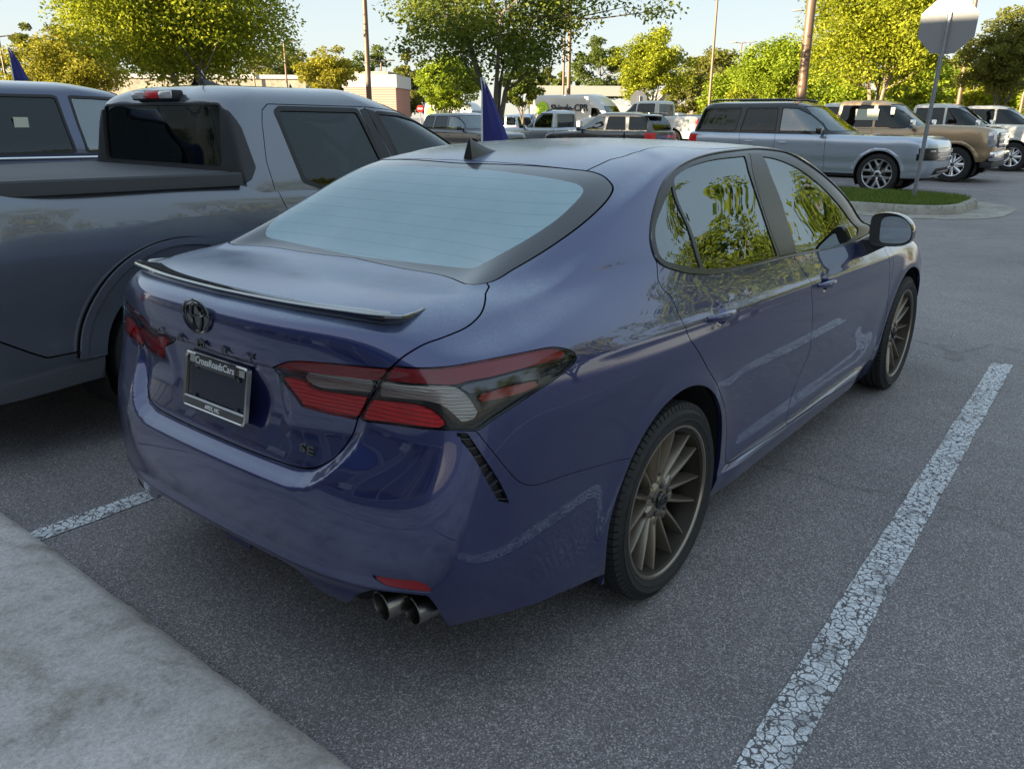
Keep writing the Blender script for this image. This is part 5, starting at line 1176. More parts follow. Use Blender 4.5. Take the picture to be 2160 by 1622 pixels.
# ---- grey unibody pickup beside the sedan
def pickup_near():
    yc=2.68
    rail=[(-1.3,1.197),(.22,1.172),(.31,1.172),(.31,1.6),(-1.3,1.6)]
    def lamp(car):
        m=MB(); m.box(.335,.40,-.235+0.0,.235,1.618,1.672,.012); o=m.build('third_brake_light',M['black_plastic'],car,True)
        for nm,mt,y0,y1 in(('red_lens',M['lamp_red'],-.075,.075),('clear_lens_cover',M['lamp_clear'],-.222,-.08),('clear_lens_cover',M['lamp_clear'],.08,.222)):
            m=MB(); m.box(.325,.36,y0,y1,1.624,1.668,.012); m.build(nm,mt,o,True)
    def tonneau(car):
        m=MB(); m.box(-1.18,.30,-.765,.765,1.222,1.256,.008); t=m.build('tonneau_cover',M['vinyl'],car,True)
        for s_ in(-1,1):
            m=MB(); n=12; V=[]
            for k in range(n+1):
                x=-1.26+1.575*k/n; dz=-.022*(k/n)
                for (y,z) in((.866,1.198),(.865,1.206),(.853,1.254),(.843,1.263),(.802,1.264),(.792,1.258),(.790,1.20)): V.append((x,s_*y,z+dz+.012))
            m.add(V,[(i*7+k,i*7+k+1,i*7+8+k,i*7+7+k) for i in range(n) for k in range(6)]+[tuple(range(7)),tuple(n*7+k for k in range(7))]); m.build('bed_rail_trim',M['grain_black'],car,True,sharp=25)
        for s_ in(-1,1): m=MB(); m.box(-1.0,.30,min(s_*.768,s_*.786),max(s_*.768,s_*.786),1.215,1.240,.003); m.build('cover_rail',M['black_plastic'],t)
    def aerial(car):
        m=MB(); n=8; prof=[]
        for i in range(n+1):
            t=i/n; x=.66+.16*t; wd=.035*math.sin(math.pi*min(.5+t*.5,1.0))**.5+.002; h=.045*(1-t)
            prof.append([(x,-wd,1.700),(x,-wd*.4,1.705+h*.8),(x,0,1.707+h),(x,wd*.4,1.705+h*.8),(x,wd,1.700)])
        m.add([p for r in prof for p in r],[(i*5+k,i*5+k+1,(i+1)*5+k+1,(i+1)*5+k) for i in range(n) for k in range(4)]+[(0,1,2,3,4)]); o=m.build('aerial_base',M['grain_black'],car,True)
        m=MB(); m.tube([(.69,0,1.74),(.55,0,1.925)],[.006,.0045],8); m.build('aerial_mast',M['black_plastic'],o,True)
    def tail(car):
        for s_ in(-1,1):
            m=MB(); m.box(-1.295,-1.23,min(s_*.70,s_*.885),max(s_*.70,s_*.885),.82,1.12,.02); m.build('tail_light',M['lamp_red'],car,True)
    sp=dict(paint=M['grey_paint'],hw=.905,xr=-1.28,xf=3.98,res=2.0,rr=.06,rf=.3,zb=.34,flare=.0,lip=.13,hollow=.016,
        ztop=[(-1.2,1.222),(.25,1.195),(.5,1.17),(2.4,1.13),(2.7,1.10),(3.6,1.02),(4.0,.95)],
        arches=[(-.10,.392,.440),(2.98,.392,.440)],
        tub=[(0,.95,.05,.10),(.10,.985,.02,.03),(.35,1.0,0,0),(.60,1.0,0,.01),(.76,.99,.01,.02),(.88,.966,.01,.03),(.96,.945,.02,.05),(1.0,.92,.03,.08)],
        poff={'arch_lip':.018,'arch_flare':.030},
        tub_parts=[('arch_lip',M['grey_paint'],'ring',(-.10,.392,.535),.0015),('arch_lip',M['grey_paint'],'ring',(2.98,.392,.535),.0015),('arch_flare',M['grey_paint'],'ring',(-.10,.392,.572),.0015),('arch_flare',M['grey_paint'],'ring',(2.98,.392,.572),.0015),('rear_bumper',M['grey_low'],'wrap',[(-1.3,.66),(-.98,.62),(-.86,.54),(-.80,.505),(-.50,.49),(-.50,.1),(-1.3,.1)],.004),
                   ('rear_door',M['grey_paint'],'side',[(.50,1.30),(.515,1.20),(.55,1.08),(.62,.92),(.70,.62),(.72,.42),(1.50,.40),(1.50,1.30)],.0025),
                   ('front_door',M['grey_paint'],'side',[(1.50,1.30),(1.50,.40),(2.42,.40),(2.50,.60),(2.52,1.30)],.0025),
                   ('grille',M['black_plastic'],'front',rr2(-.60,.60,.72,.95,.03),.002),('headlight',M['headlamp'],'front',rr2(.62,.90,.74,.94,.03),.002)],
        cab=[(1.06,.33,2.90,.862,.05,.45,.0,.10),(1.16,.335,2.66,.848,.05,.42,.0,.12),(1.30,.345,2.42,.805,.05,.38,.0,.13),(1.45,.352,2.12,.757,.05,.32,0,.13),(1.565,.36,1.84,.715,.06,.28,0,.12),(1.635,.38,1.62,.665,.10,.24,0,.10),(1.675,.44,1.50,.585,.12,.2,0,.08)],
        crown=.036,
        windows=[('rear_door_window',M['tint_glass'],'side',[(.668,1.55),(.69,1.563),(1.235,1.558),(1.355,1.19),(1.36,1.15),(.86,1.15),(.73,1.20)],.026,-.006),
                 ('front_door_window',M['clear_glass'],'side',[(1.405,1.548),(1.60,1.54),(1.80,1.505),(2.02,1.415),(2.22,1.30),(2.40,1.18),(2.42,1.15),(1.55,1.15)],.020,-.006),
                 ('rear_window',M['tint_glass'],'rear',rr2(-.64,.64,1.275,1.590,.03),.012,-.010),
                 ('windscreen',M['side_glass'],'front',[(-.74,1.18),(.74,1.18),(.60,1.60),(-.60,1.60)],.01,-.004)],
        cab_parts=[('door_pillar_cover',M['grain_black'],'side',[(1.268,1.572),(1.312,1.582),(1.422,1.31),(1.472,1.12),(1.385,1.12)],.001),('door_pillar_cover',M['grain_black'],'side',[(1.320,1.580),(1.385,1.568),(1.53,1.12),(1.480,1.12),(1.429,1.31)],.001),('door_frame',M['grey_paint'],'side',[(.52,1.0),(.505,1.30),(.545,1.50),(.57,1.565),(.62,1.598),(1.315,1.592),(1.42,1.31),(1.48,1.0)],.0025),('door_frame',M['grey_paint'],'side',[(1.48,1.0),(1.42,1.31),(1.315,1.592),(1.60,1.572),(1.86,1.53),(2.10,1.435),(2.40,1.25),(2.5,1.0)],.0025),('cab_corner_trim',M['grain_black'],'wrap',[(.20,1.0),(.30,1.17),(.385,1.215),(.425,1.27),(.405,1.47),(.375,1.56),(.33,1.595),(.20,1.60)],.001)],
        seats=[(1.05,3),(1.75,2)],
        extras=[lamp,tonneau,aerial,tail,mirror_fn(2.42,1.10,.88,M['grain_black']),handle_fn([(.72,.885,.98),(1.66,.885,.96)],M['grey_paint'])],
        wheel=dict(r=.385,rim=.235,w=.25,mat=M['alloy_dark'],style='s5'))
    return vehicle('pickup_truck','grey pickup truck with black bed rails and tonneau cover beside the blue sedan','pickup truck',sp,(0,yc,0))
M['grey_low']=paint('grey_paint_bumper',(.10,.11,.13),.4,.36)
M['lamp_clear']=plain('lamp_clear_cover',(.62,.60,.60),.15,.3,coat=1.0,coat_r=.02)
pickup=pickup_near()

def suv_spec(paintm, L=5.33, roof=1.94, hw=1.0, belt=1.22, wb=3.11, r=.42, rim=.29, style='y6', wheelmat=None, roofp=None, glass=None, rear_over=1.10, fast=False, quarter=True, hood=1.20, res=1.0, extras=(), seats=True, dpl=None, sp_rf=.24):
    xr=-rear_over; xf=L-rear_over; g=glass or M['tint_glass']; rs=roof-belt
    cab=[(belt-.06,xr+.10,2.62,hw*.93,.16,.50,.02,.12),(belt+.08,xr+.13,2.40,hw*.91,.16,.46,.02,.14),(belt+rs*.35,xr+.18,2.14,hw*.868,.16,.40,.02,.14),(belt+rs*.62,xr+.24+(.1 if fast else 0),1.86,hw*.82,.16,.34,.02,.13),(belt+rs*.82,xr+.30+(.22 if fast else 0),1.66,hw*.775,.18,.30,.02,.11),(roof-.06,xr+.38+(.4 if fast else 0),1.50,hw*.71,.2,.26,.02,.10),(roof-.035,xr+.5+(.6 if fast else 0),1.38,hw*.62,.22,.22,.02,.08)]
    wt=belt+rs*.76; wb_=belt+.045
    B=1.02; Cp=.18
    wins=[('rear_door_window',g,'side',[(Cp+.06,wt),(B-.06,wt),(B-.03,wb_),(Cp-.02,wb_)],.02,-.006),
          ('front_door_window',g if glass else M['side_glass'],'side',[(B+.06,wt),(1.42,wt-.01),(1.72,belt+rs*.55),(2.02,belt+rs*.25),(2.10,wb_+.02),(2.05,wb_),(B+.08,wb_)],.02,-.006),
          ('windscreen',M['side_glass'],'front',[(-hw*.80,belt+.05),(hw*.80,belt+.05),(hw*.66,wt+.04),(-hw*.66,wt+.04)],.01,-.004),
          ('rear_window',M['tint_glass'],'rear',rr2(-hw*.66,hw*.66,belt+.05,belt+rs*.74,.08),.012,-.006)]
    if quarter: wins.append(('quarter_window',g,'side',[(xr+.36,wt-.02),(Cp-.10,wt),(Cp-.16,wb_),(xr+.26,wb_)],.02,-.006))
    return dict(paint=paintm,roof_paint=roofp or paintm,hw=hw,xr=xr,xf=xf,res=res,rr=.16,rf=sp_rf,bow_f=.09,zb=.36,tub=[(0,.94,.06,.16),(.10,.98,.02,.07),(.35,1.0,0,0),(.70,1.0,0,0),(.90,.985,.01,.03),(.97,.96,.02,.06),(1.0,.91,.05,.11)],ztop=[(xr,belt),(1.9,belt-.02),(2.5,belt-.04),(xf-.35,hood-.05),(xf,hood-.12)],
        arches=[(0,r,r+.055),(wb,r,r+.055)],lip=.045,flare=.007,cab=cab,windows=wins,crown=.035,
        tub_parts=[('grille',M['black_gloss'],'front',rr2(-hw*.58,hw*.58,hood-.52,hood-.26,.03),.004),('headlight',M['lamp_black'],'front',rr2(hw*.60,hw*1.1,hood-.50,hood-.26,.03),.004),
                   ('lower_grille',M['black_plastic'],'front',rr2(-hw*.6,hw*.6,.42,.56,.03),.002),
                   ('tail_light',M['lamp_red'],'rear',rr2(hw*.70,hw*1.2,belt-.30,belt-.05,.03),.003),('sill_cladding',M['black_plastic'],'side',[(-.0,.30),(wb,.30),(wb,.42),(0,.42)],.0),('rear_door',paintm,'side',[(Cp-.05,belt+.2),(Cp+.02,.9),(r+.12,.60),(r+.13,.44),(B+.02,.44),(B,belt+.2)],.004),('front_door',paintm,'side',[(B,belt+.2),(B+.02,.44),(2.20,.44),(2.16,belt+.2)],.004)],
        seats=[(.55,3),(1.35,2)] if seats else [],extras=list(extras)+[bars_fn('grille_bar',M['alloy'],xf+.012,-hw*.56,hw*.56,[hood-.46,hood-.36],.025,.05),box_part('lamp_strip',M['headlamp'],xf-.16,xf-.045,hw*.64,hw*.88,hood-.335,hood-.30,sym=True),box_part('bumper_insert',M['alloy_dark'],xf-.10,xf-.01,-hw*.5,hw*.5,.44,.50),mirror_fn(2.06,belt-.02,hw*.94,M['black_gloss']),handle_fn([(.42,hw*.985,belt-.20),(1.22,hw*.985,belt-.21)],paintm)],
        wheel=dict(r=r,rim=rim,w=.27,mat=wheelmat or M['alloy'],style=style))
def pick_spec(paintm, L=5.9, roof=1.95, hw=1.0, belt=1.25, wb=3.7, r=.42, rim=.27, style='s8', wheelmat=None, hood=1.28, bed=1.32, rear_over=1.15, glass=None, chrome=True, big=True, res=1.0, dark_grille=False, zb=.46, extras=()):
    xr=-rear_over; xf=L-rear_over; ax=wb-1.05   # windscreen base
    g=glass or M['tint_glass']; rs=roof-belt; cr=.62+(wb-3.2)*.35   # cab rear
    cab=[(belt-.07,cr,ax+.30,hw*.92,.06,.45,0,.10),(belt+.06,cr+.005,ax+.12,hw*.90,.06,.40,0,.12),(belt+rs*.36,cr+.015,ax-.16,hw*.855,.06,.36,0,.12),(belt+rs*.64,cr+.03,ax-.44,hw*.81,.06,.32,0,.12),(belt+rs*.84,cr+.045,ax-.64,hw*.77,.07,.28,0,.10),(roof-.05,cr+.08,ax-.80,hw*.71,.12,.24,0,.09),(roof-.028,cr+.16,ax-.92,hw*.62,.14,.2,0,.07)]
    wt=belt+rs*.78; wb_=belt+.04; B=cr+1.02
    def front(car):
        m=MB(); m.box(xf-.12,xf+.06,-hw*.93,hw*.93,zb+.02,zb+.26,.04); m.build('front_bumper',M['chrome'] if chrome else M['black_plastic'],car,True)
        m=MB(); m.box(xf-.30,xf-.02,-hw*.90,hw*.90,zb-.14,zb+.01,.03); m.build('air_dam',M['black_plastic'],car,True)
        m=MB(); m.box(xr-.10,xr+.08,-hw*.90,hw*.90,zb+.02,zb+.22,.03); m.build('rear_bumper',M['chrome'] if chrome else M['black_plastic'],car,True)
        for s_ in(-1,1):
            y0,y1=sorted((s_*hw*.60,s_*hw*.985)); m=MB(); m.box(xf-.22,xf-.015,y0,y1,hood-.50,hood-.12,.04); h=m.build('headlight',M['headlamp'],car,True)
            m=MB(); m.box(xf-.20,xf-.008,s_*hw*.80-.11,s_*hw*.80+.11,hood-.46,hood-.34,.02); m.build('lamp_unit',M['lamp_black'],h,True)
            m=MB(); m.box(xf-.2,xf-.006,s_*hw*.80-.11,s_*hw*.80+.11,hood-.30,hood-.18,.02); m.build('lamp_unit',M['lamp_black'],h,True)
        m=MB(); m.box(xf-.12,xf+.012,-hw*.58,hw*.58,hood-.52,hood-.14,.03); gr=m.build('grille',M['black_gloss'],car,True)
        for i in range(3):
            z=hood-.46+i*.12; m=MB(); m.box(xf-.02,xf+.03,-hw*.57,hw*.57,z,z+.05,.012); m.build('grille_bar',M['chrome'] if chrome else M['black_plastic'],gr,True)
    def tail(car):
        for s_ in(-1,1):
            y0,y1=sorted((s_*hw*.80,s_*hw*.985)); m=MB(); m.box(xr-.015,xr+.10,y0,y1,bed-.48,bed-.10,.02); m.build('tail_light',M['lamp_red'],car,True)
        m=MB(); m.box(xr+.12,cr-.06,-hw*.74,hw*.74,bed-.03,bed+.03,.01); m.build('tonneau_cover',M['black_plastic'],car,True)
    return dict(paint=paintm,hw=hw,xr=xr,xf=xf,res=res,rr=.07,rf=.20,zb=zb,bow_f=.05,
        ztop=[(xr,bed),(cr-.08,bed),(cr+.05,belt),(ax,belt),(ax+.35,hood+.02),(xf-.3,hood-.02),(xf,hood-.10)],
        arches=[(0,r,r+.075),(wb,r,r+.075)],lip=.06,flare=.02,cab=cab,crown=.028,
        windows=[('rear_door_window',g,'side',[(cr+.16,wt),(B-.05,wt),(B-.03,wb_),(cr+.14,wb_)],.02,-.006),
                 ('front_door_window',g,'side',[(B+.06,wt),(ax-.74,wt-.01),(ax-.42,belt+rs*.55),(ax-.14,belt+rs*.26),(ax-.04,wb_),(ax-.3,wb_-.03),(B+.5,wb_-.03),(B+.38,wb_),(B+.08,wb_)],.02,-.006),
                 ('windscreen',M['side_glass'],'front',[(-hw*.78,belt+.04),(hw*.78,belt+.04),(hw*.64,wt+.03),(-hw*.64,wt+.03)],.01,-.004),
                 ('rear_window',M['tint_glass'],'rear',rr2(-hw*.62,hw*.62,belt+.06,belt+rs*.76,.05),.012,-.006)],
        tub_parts=[('load_bed',paintm,'wrap',[(xr-.3,0),(cr-.03,0),(cr-.03,3),(xr-.3,3)],.010),('rear_door',paintm,'side',[(cr+.10,belt+.2),(cr+.10,zb+.06),(B+.04,zb+.06),(B+.02,belt+.2)],.004),('front_door',paintm,'side',[(B+.02,belt+.2),(B+.04,zb+.06),(ax+.05,zb+.06),(ax+.05,belt+.2)],.004)],
        seats=[(cr+.4,3),(B+.35,2)],extras=list(extras)+[front,tail,mirror_fn(ax-.02,belt-.02,hw*.94,M['chrome'] if chrome else M['black_plastic'],big),handle_fn([(cr+.25,hw*.985,belt-.16),(B+.16,hw*.985,belt-.16)],M['chrome'] if chrome else paintm)],
        wheel=dict(r=r,rim=rim,w=.28,mat=wheelmat or M['chrome'],style=style,**{'in':.0}))
HP=math.pi/2
# dark SUV behind the grey pickup
def belt_strip(car):
    for s_ in(-1,1): m=MB(); m.tube([(-.9,s_*.955,1.236),(.5,s_*.958,1.232),(2.0,s_*.945,1.215)],.011,6); m.build('belt_strip',M['chrome'],car,True)
def stickers(car):
    for x in(.62,1.5):
        m=MB(); m.box(x,x+.10,-.855,-.852,1.40,1.52); m.build('window_sticker',M['paper'],car)
suv0=suv_spec(M['dark_blue_paint'],L=5.05,roof=1.80,hw=1.0,belt=1.23,wb=3.02,r=.39,rim=.27,style='s5',rear_over=1.0,hood=1.12,extras=[belt_strip,stickers],res=1.3)
vehicle('parked_suv','dark blue SUV with tinted windows behind the grey pickup cab','SUV',suv0,(-.25,5.62,0),0.0)
# right-hand row: facing -y
def roof_rails(car):
    for s_ in(-1,1):
        m=MB(); m.tube([(-.75,s_*.70,1.915),(-.6,s_*.70,1.955),(1.1,s_*.68,1.962),(1.35,s_*.66,1.925)],.022,8); m.build('roof_rail',M['black_gloss'],car,True)
def flank_crease(car): pass
exp=suv_spec(M['silver_blue'],L=5.64,roof=1.93,hw=1.03,belt=1.24,wb=3.34,r=.425,rim=.315,style='y6',roofp=M['black_paint'],rear_over=1.22,hood=1.23,extras=[roof_rails],res=1.3)
vehicle('parked_suv','pale blue grey SUV with black roof parked behind the kerbed grass island','SUV',exp,(17.55,6.35,0),-HP)
f1=pick_spec(M['tan_paint'],L=6.1,roof=2.05,hw=1.03,belt=1.32,wb=4.05,r=.44,rim=.29,hood=1.38,bed=1.42,zb=.52,res=1.2)
def paper_win(car):
    m=MB(); m.box(1.45,2.05,-.905,-.90,1.52,1.80); m.build('price_sheet',M['paper'],car)
    m=MB(); m.box(2.35,2.45,-.915,-.91,1.66,1.84); m.build('window_sticker',M['paper'],car)
f1['extras'].append(paper_win)
vehicle('pickup_truck','tan brown heavy duty pickup truck with chrome wheels beyond the pale blue SUV','pickup truck',f1,(22.6,6.6,0),-HP)
f2=pick_spec(M['white_paint'],L=6.1,roof=2.05,hw=1.03,belt=1.32,wb=4.05,r=.44,rim=.29,hood=1.38,bed=1.42,zb=.52)
w1=vehicle('pickup_truck','white heavy duty pickup truck with chrome mirror right behind the tan pickup','pickup truck',f2,(29.0,6.2,0),-HP,'white pickups in the sunlit row')
w2=copy_tree(w1); w2.location=(26.0,8.2,0); tag(w2,'white pickup truck half hidden between tan pickup and white pickup','pickup truck')
w3=copy_tree(w1); w3.location=(33.0,5.4,0); tag(w3,'white pickup truck farthest right with mirror at the picture edge','pickup truck')
# ---------------------------------------------------------------- street furniture
stop_sign((14.3,1.70,.14),math.radians(2.0),0.0,2.72,.455,'bare metal back of an octagonal stop sign on the grass island')
M['pole_brown']=plain('bronze_pole',(.17,.105,.070),.5,.3)
M['lamp_head']=plain('lamp_head',(.30,.27,.23),.5,.3)
def light_pole(loc,h,r,label,rz=0.0,heads=2,group='car park light poles'):
    o=empty('light_pole',(0,0,0)); tag(o,label,'light pole',group)
    m=MB(); m.tube([(0,0,.6),(0,0,h)],[r,r*.62],12); m.build('pole',M['pole_brown'],o,True)
    m=MB(); m.lathe([(0,.28),(.62,.28),(.66,.24),(.66,.001)],20,axis='z'); m.build('base',M['kerb_concrete'],o,True)
    for k in range(heads):
        s_=1 if k==0 else -1
        m=MB(); m.tube([(0,0,h-.06),(0,s_*.55,h+.04)],.04,8); m.build('arm',M['pole_brown'],o,True)
        m=MB(); m.box(-.17,.17,min(s_*.5,s_*1.15),max(s_*.5,s_*1.15),h-.0,h+.10,.03); m.build('lamp_head',M['lamp_head'],o,True)
    o.location=loc; o.rotation_euler=(0,0,rz); return o
def at(px,depth,z=0.0):
    """ground point seen in photo column px at a given depth along the view"""
    az=YAW-math.atan((px-1080)/1692.78*math.cos(PITCH)); d=depth/math.cos(az-YAW)
    return (CAM.x+d*math.cos(az),CAM.y+d*math.sin(az),z)
light_pole(at(778,29),10.5,.10,'tall brown light pole rising behind the grey pickup roof')
light_pole(at(1682,22),10.5,.13,'thick brown light pole behind the pale blue SUV roof')
light_pole(at(1491,58),9.0,.11,'light pole with two lamp heads against open sky right of centre',rz=.3)
light_pole(at(1195,50),10.0,.13,'thick light pole right of the dark centre tree')
light_pole(at(1184,62),9.6,.10,'thin light pole just left of the thick pole near the centre tree')
light_pole(at(1548,85),8.6,.11,'distant light pole left of the lime green tree',rz=.3)
light_pole(at(1680,62),8.8,.11,'light pole behind the thick brown pole',rz=.3)
light_pole(at(2013,40),10.5,.11,'light pole rising behind the stop sign')
light_pole(at(2146,46),10.0,.10,'light pole at the right picture edge',rz=.3)
light_pole(at(24,62),6.9,.10,'light pole with two lamp heads at the left picture edge',rz=1.2)
light_pole(at(608,70),7.3,.10,'distant light pole above the long cream building',rz=1.0)
light_pole(at(541,80),5.9,.10,'short distant light pole above the cream building left of centre',rz=1.0)
light_pole(at(483,75),6.3,.10,'distant light pole beside the white flag',rz=1.0)
light_pole(at(806,72),6.0,.09,'thin distant light pole in front of the brick shop',rz=1.0)
# feather flags
M['flag_blue']=_leafmat('flag_blue',(.055,.06,.24),(.065,.07,.28),.35); M['flag_white']=_leafmat('flag_white',(.62,.60,.55),(.66,.64,.60),.35)
def flag(loc,h,w,mat,label,rz,z0=.6,lean=.0):
    o=empty('feather_flag',(0,0,0)); tag(o,label,'flag','feather flags')
    m=MB(); m.tube([(0,0,0),(0,0,z0+h*.7),(.01,0,z0+h)],[.014,.012,.006],8); m.build('flag_pole',M['white_print'],o,True)
    n=14; V=[];F=[]
    for i in range(n+1):
        t=i/n; z=z0+h*t; wd=w*(1-t)**.85*(1.0 if t>.06 else .8+t*3)
        for k in range(6): u=k/5; V.append((wd*u,.05*math.sin(u*5+t*4)*u+.03*math.sin(u*11+t*2)*u,z-.16*u*(1-t)))
    for i in range(n):
        for k in range(5): F.append((i*6+k,i*6+k+1,(i+1)*6+k+1,(i+1)*6+k))
    m=MB(); m.add(V,F); c=m.build('flag_cloth',mat,o,True); md=c.modifiers.new('thick','SOLIDIFY'); md.thickness=.002
    if mat is M['flag_blue']:
        m=MB(); m.add([(-.02,.006,z0+h*.99),(.035,.006,z0+h*.97),(.10,.012,z0+h*.50),(.06,.012,z0+h*.45)],[(0,1,2,3)]); s_=m.build('flag_sleeve',M['white_print'],o)
    o.location=loc; o.rotation_euler=(lean,0,rz); return o
flag(at(1014,11.0),1.32,.60,M['flag_blue'],'blue pennant flag with white edge standing beyond the sedan roof',-1.0,z0=.72)
flag(at(40,15),1.30,.60,M['flag_blue'],'blue pennant flag poking above the dark SUV at the left edge',-1.0,z0=1.35)
flag(at(432,17),1.25,.35,M['flag_white'],'cream pennant flag behind the grey pickup aerial',-1.0,z0=1.15)
stop_sign((*at(884,55)[:2],0),0.0,math.pi+YAW,1.95,.22,'distant red stop sign seen face on beside the brick shop',False)
stop_sign((*at(1343,44)[:2],0),0.0,YAW+.25,2.2,.45,'distant stop sign seen from behind above the white pickup',False)
# ---------------------------------------------------------------- buildings
def _brick():
    m,nt,b=new_mat('brick'); S(b,rough=.9); tc=N(nt,'TexCoord'); br=N(nt,'TexBrick'); br.inputs['Scale'].default_value=4.0
    br.inputs['Color1'].default_value=(.27,.10,.06,1); br.inputs['Color2'].default_value=(.33,.13,.08,1); br.inputs['Mortar'].default_value=(.35,.30,.26,1)
    mp=N(nt,'Mapping'); mp.inputs['Rotation'].default_value=(math.pi/2,0,0); nt.links.new(tc.outputs['Object'],mp.inputs[0]); nt.links.new(mp.outputs[0],br.inputs['Vector']); nt.links.new(br.outputs['Color'],b.inputs['Base Color']); return m
M['brick']=_brick(); M['cream_wall']=_concrete('cream_wall',(.34,.30,.24),(.40,.36,.29)); M['white_wall']=plain('white_cladding',(.42,.41,.39),.6); M['roof_grey']=plain('grey_roof',(.28,.27,.25),.8); M['pane']=plain('dark_pane',(.02,.025,.03),.08,coat=1.0)
def block(name,label,centre,yaw,L,D,H,wall,parts):
    o=empty(name,(0,0,0)); tag(o,label,'building')
    m=MB(); m.box(-D/2,D/2,-L/2,L/2,0,H); m.build('wall',wall,o)
    for nm,mt,b in parts: m=MB(); m.box(*b); m.build(nm,mt,o)
    o.location=centre; o.rotation_euler=(0,0,yaw); return o
p=at(440,86); block('long_building','long low cream building on the left horizon','%s'and(p[0],p[1],0),YAW+.05,22,12,4.9,M['cream_wall'],[('parapet',M['white_wall'],(-6.2,6.2,-11.2,11.2,4.9,5.25))]+[('window',M['pane'],(-6.06,-5.9,-9+3.2*k,-7.4+3.2*k,.9,2.6)) for k in range(6)])
p=at(797,70); block('brick_shop','red brick shop with a white parapet left of the centre tree',(p[0],p[1],0),YAW-.10,4.2,5,3.75,M['brick'],[('fascia',M['white_wall'],(-2.6,2.6,-2.2,2.2,3.75,4.7)),('parapet',M['cream_wall'],(-2.4,2,-1.5,1.2,4.7,4.95)),('door',M['pane'],(-2.56,-2.4,-.5,.5,0,2.2))])
p=at(1215,75); block('canopy_building','long low canopy roof behind the white van',(p[0],p[1],0),YAW,8.5,6,2.6,M['white_wall'],[('roof',M['roof_grey'],(-3.6,3.6,-4.6,4.6,3.3,4.1)),('post',M['white_wall'],(-3.2,-3.0,-4,-3.8,2.6,3.3)),('post',M['white_wall'],(-3.2,-3.0,3.8,4,2.6,3.3))])
def gable(label,px,depth,w,h,hr,yaw,wall):
    q=at(px,depth); o=empty('gable_house',(0,0,0)); tag(o,label,'building'); m=MB(); m.prism([(-w/2,0),(w/2,0),(w/2,h),(0,hr),(-w/2,h)],-3,3,'x'); m.build('wall',wall,o)
    m=MB(); m.prism([(-w/2-.3,h-.15),(0,hr+.05),(w/2+.3,h-.15),(w/2+.3,h),(0,hr+.25),(-w/2-.3,h)],-3.3,3.3,'x'); m.build('roof',M['roof_grey'],o)
    m=MB(); m.box(-3.03,-2.95,-.5,.5,.9,2.1); m.build('window',M['pane'],o)
    o.location=(q[0],q[1],0); o.rotation_euler=(0,0,yaw)
gable('small white gabled house between distant trees',1395,95,2.4,3.2,4.5,YAW,M['white_wall'])
gable('white gabled house right of the white pickup',1480,72,4.2,2.4,3.5,YAW,M['cream_wall'])
# the showroom behind the viewer: it throws the shade over the near bays and shows in the paintwork
sr=empty('showroom',(0,0,0)); tag(sr,'large grey showroom behind the viewer','building')
M['panel_grey']=plain('grey_cladding',(.20,.20,.21),.35,.1); M['showroom_blue']=plain('blue_cladding',(.02,.05,.20),.35)
X0=-10.5; H=8.15
m=MB(); m.box(X0-20,X0,-4.5,44,0,H); m.build('wall',M['panel_grey'],sr)
m=MB(); m.box(X0-20.2,X0+.25,-4.7,44.2,H,H+.12); m.build('roof_cap',M['white_wall'],sr)
for k in range(14):
    y=-4.2+3.4*k
    m=MB(); m.box(X0-.02,X0+.06,y,y+2.9,.55,4.6,.01); w=m.build('window',M['white_wall'],sr)
    for q in range(2): m=MB(); m.box(X0+.061,X0+.07,y+.08+q*1.41,y+1.39+q*1.41,.65,4.5); m.build('pane',M['pane'],w)
m=MB(); m.box(X0+.0,X0+.12,-4.5,44,4.95,6.3); m.build('fascia',M['showroom_blue'],sr)
for k in range(4):
    m=MB(); m.box(X0+.075,X0+.08,-4.6+6.8*k,-3.7+6.8*k,1.1,2.4); m.build('poster',plain('poster',(.55,.56,.58),.5),sr)
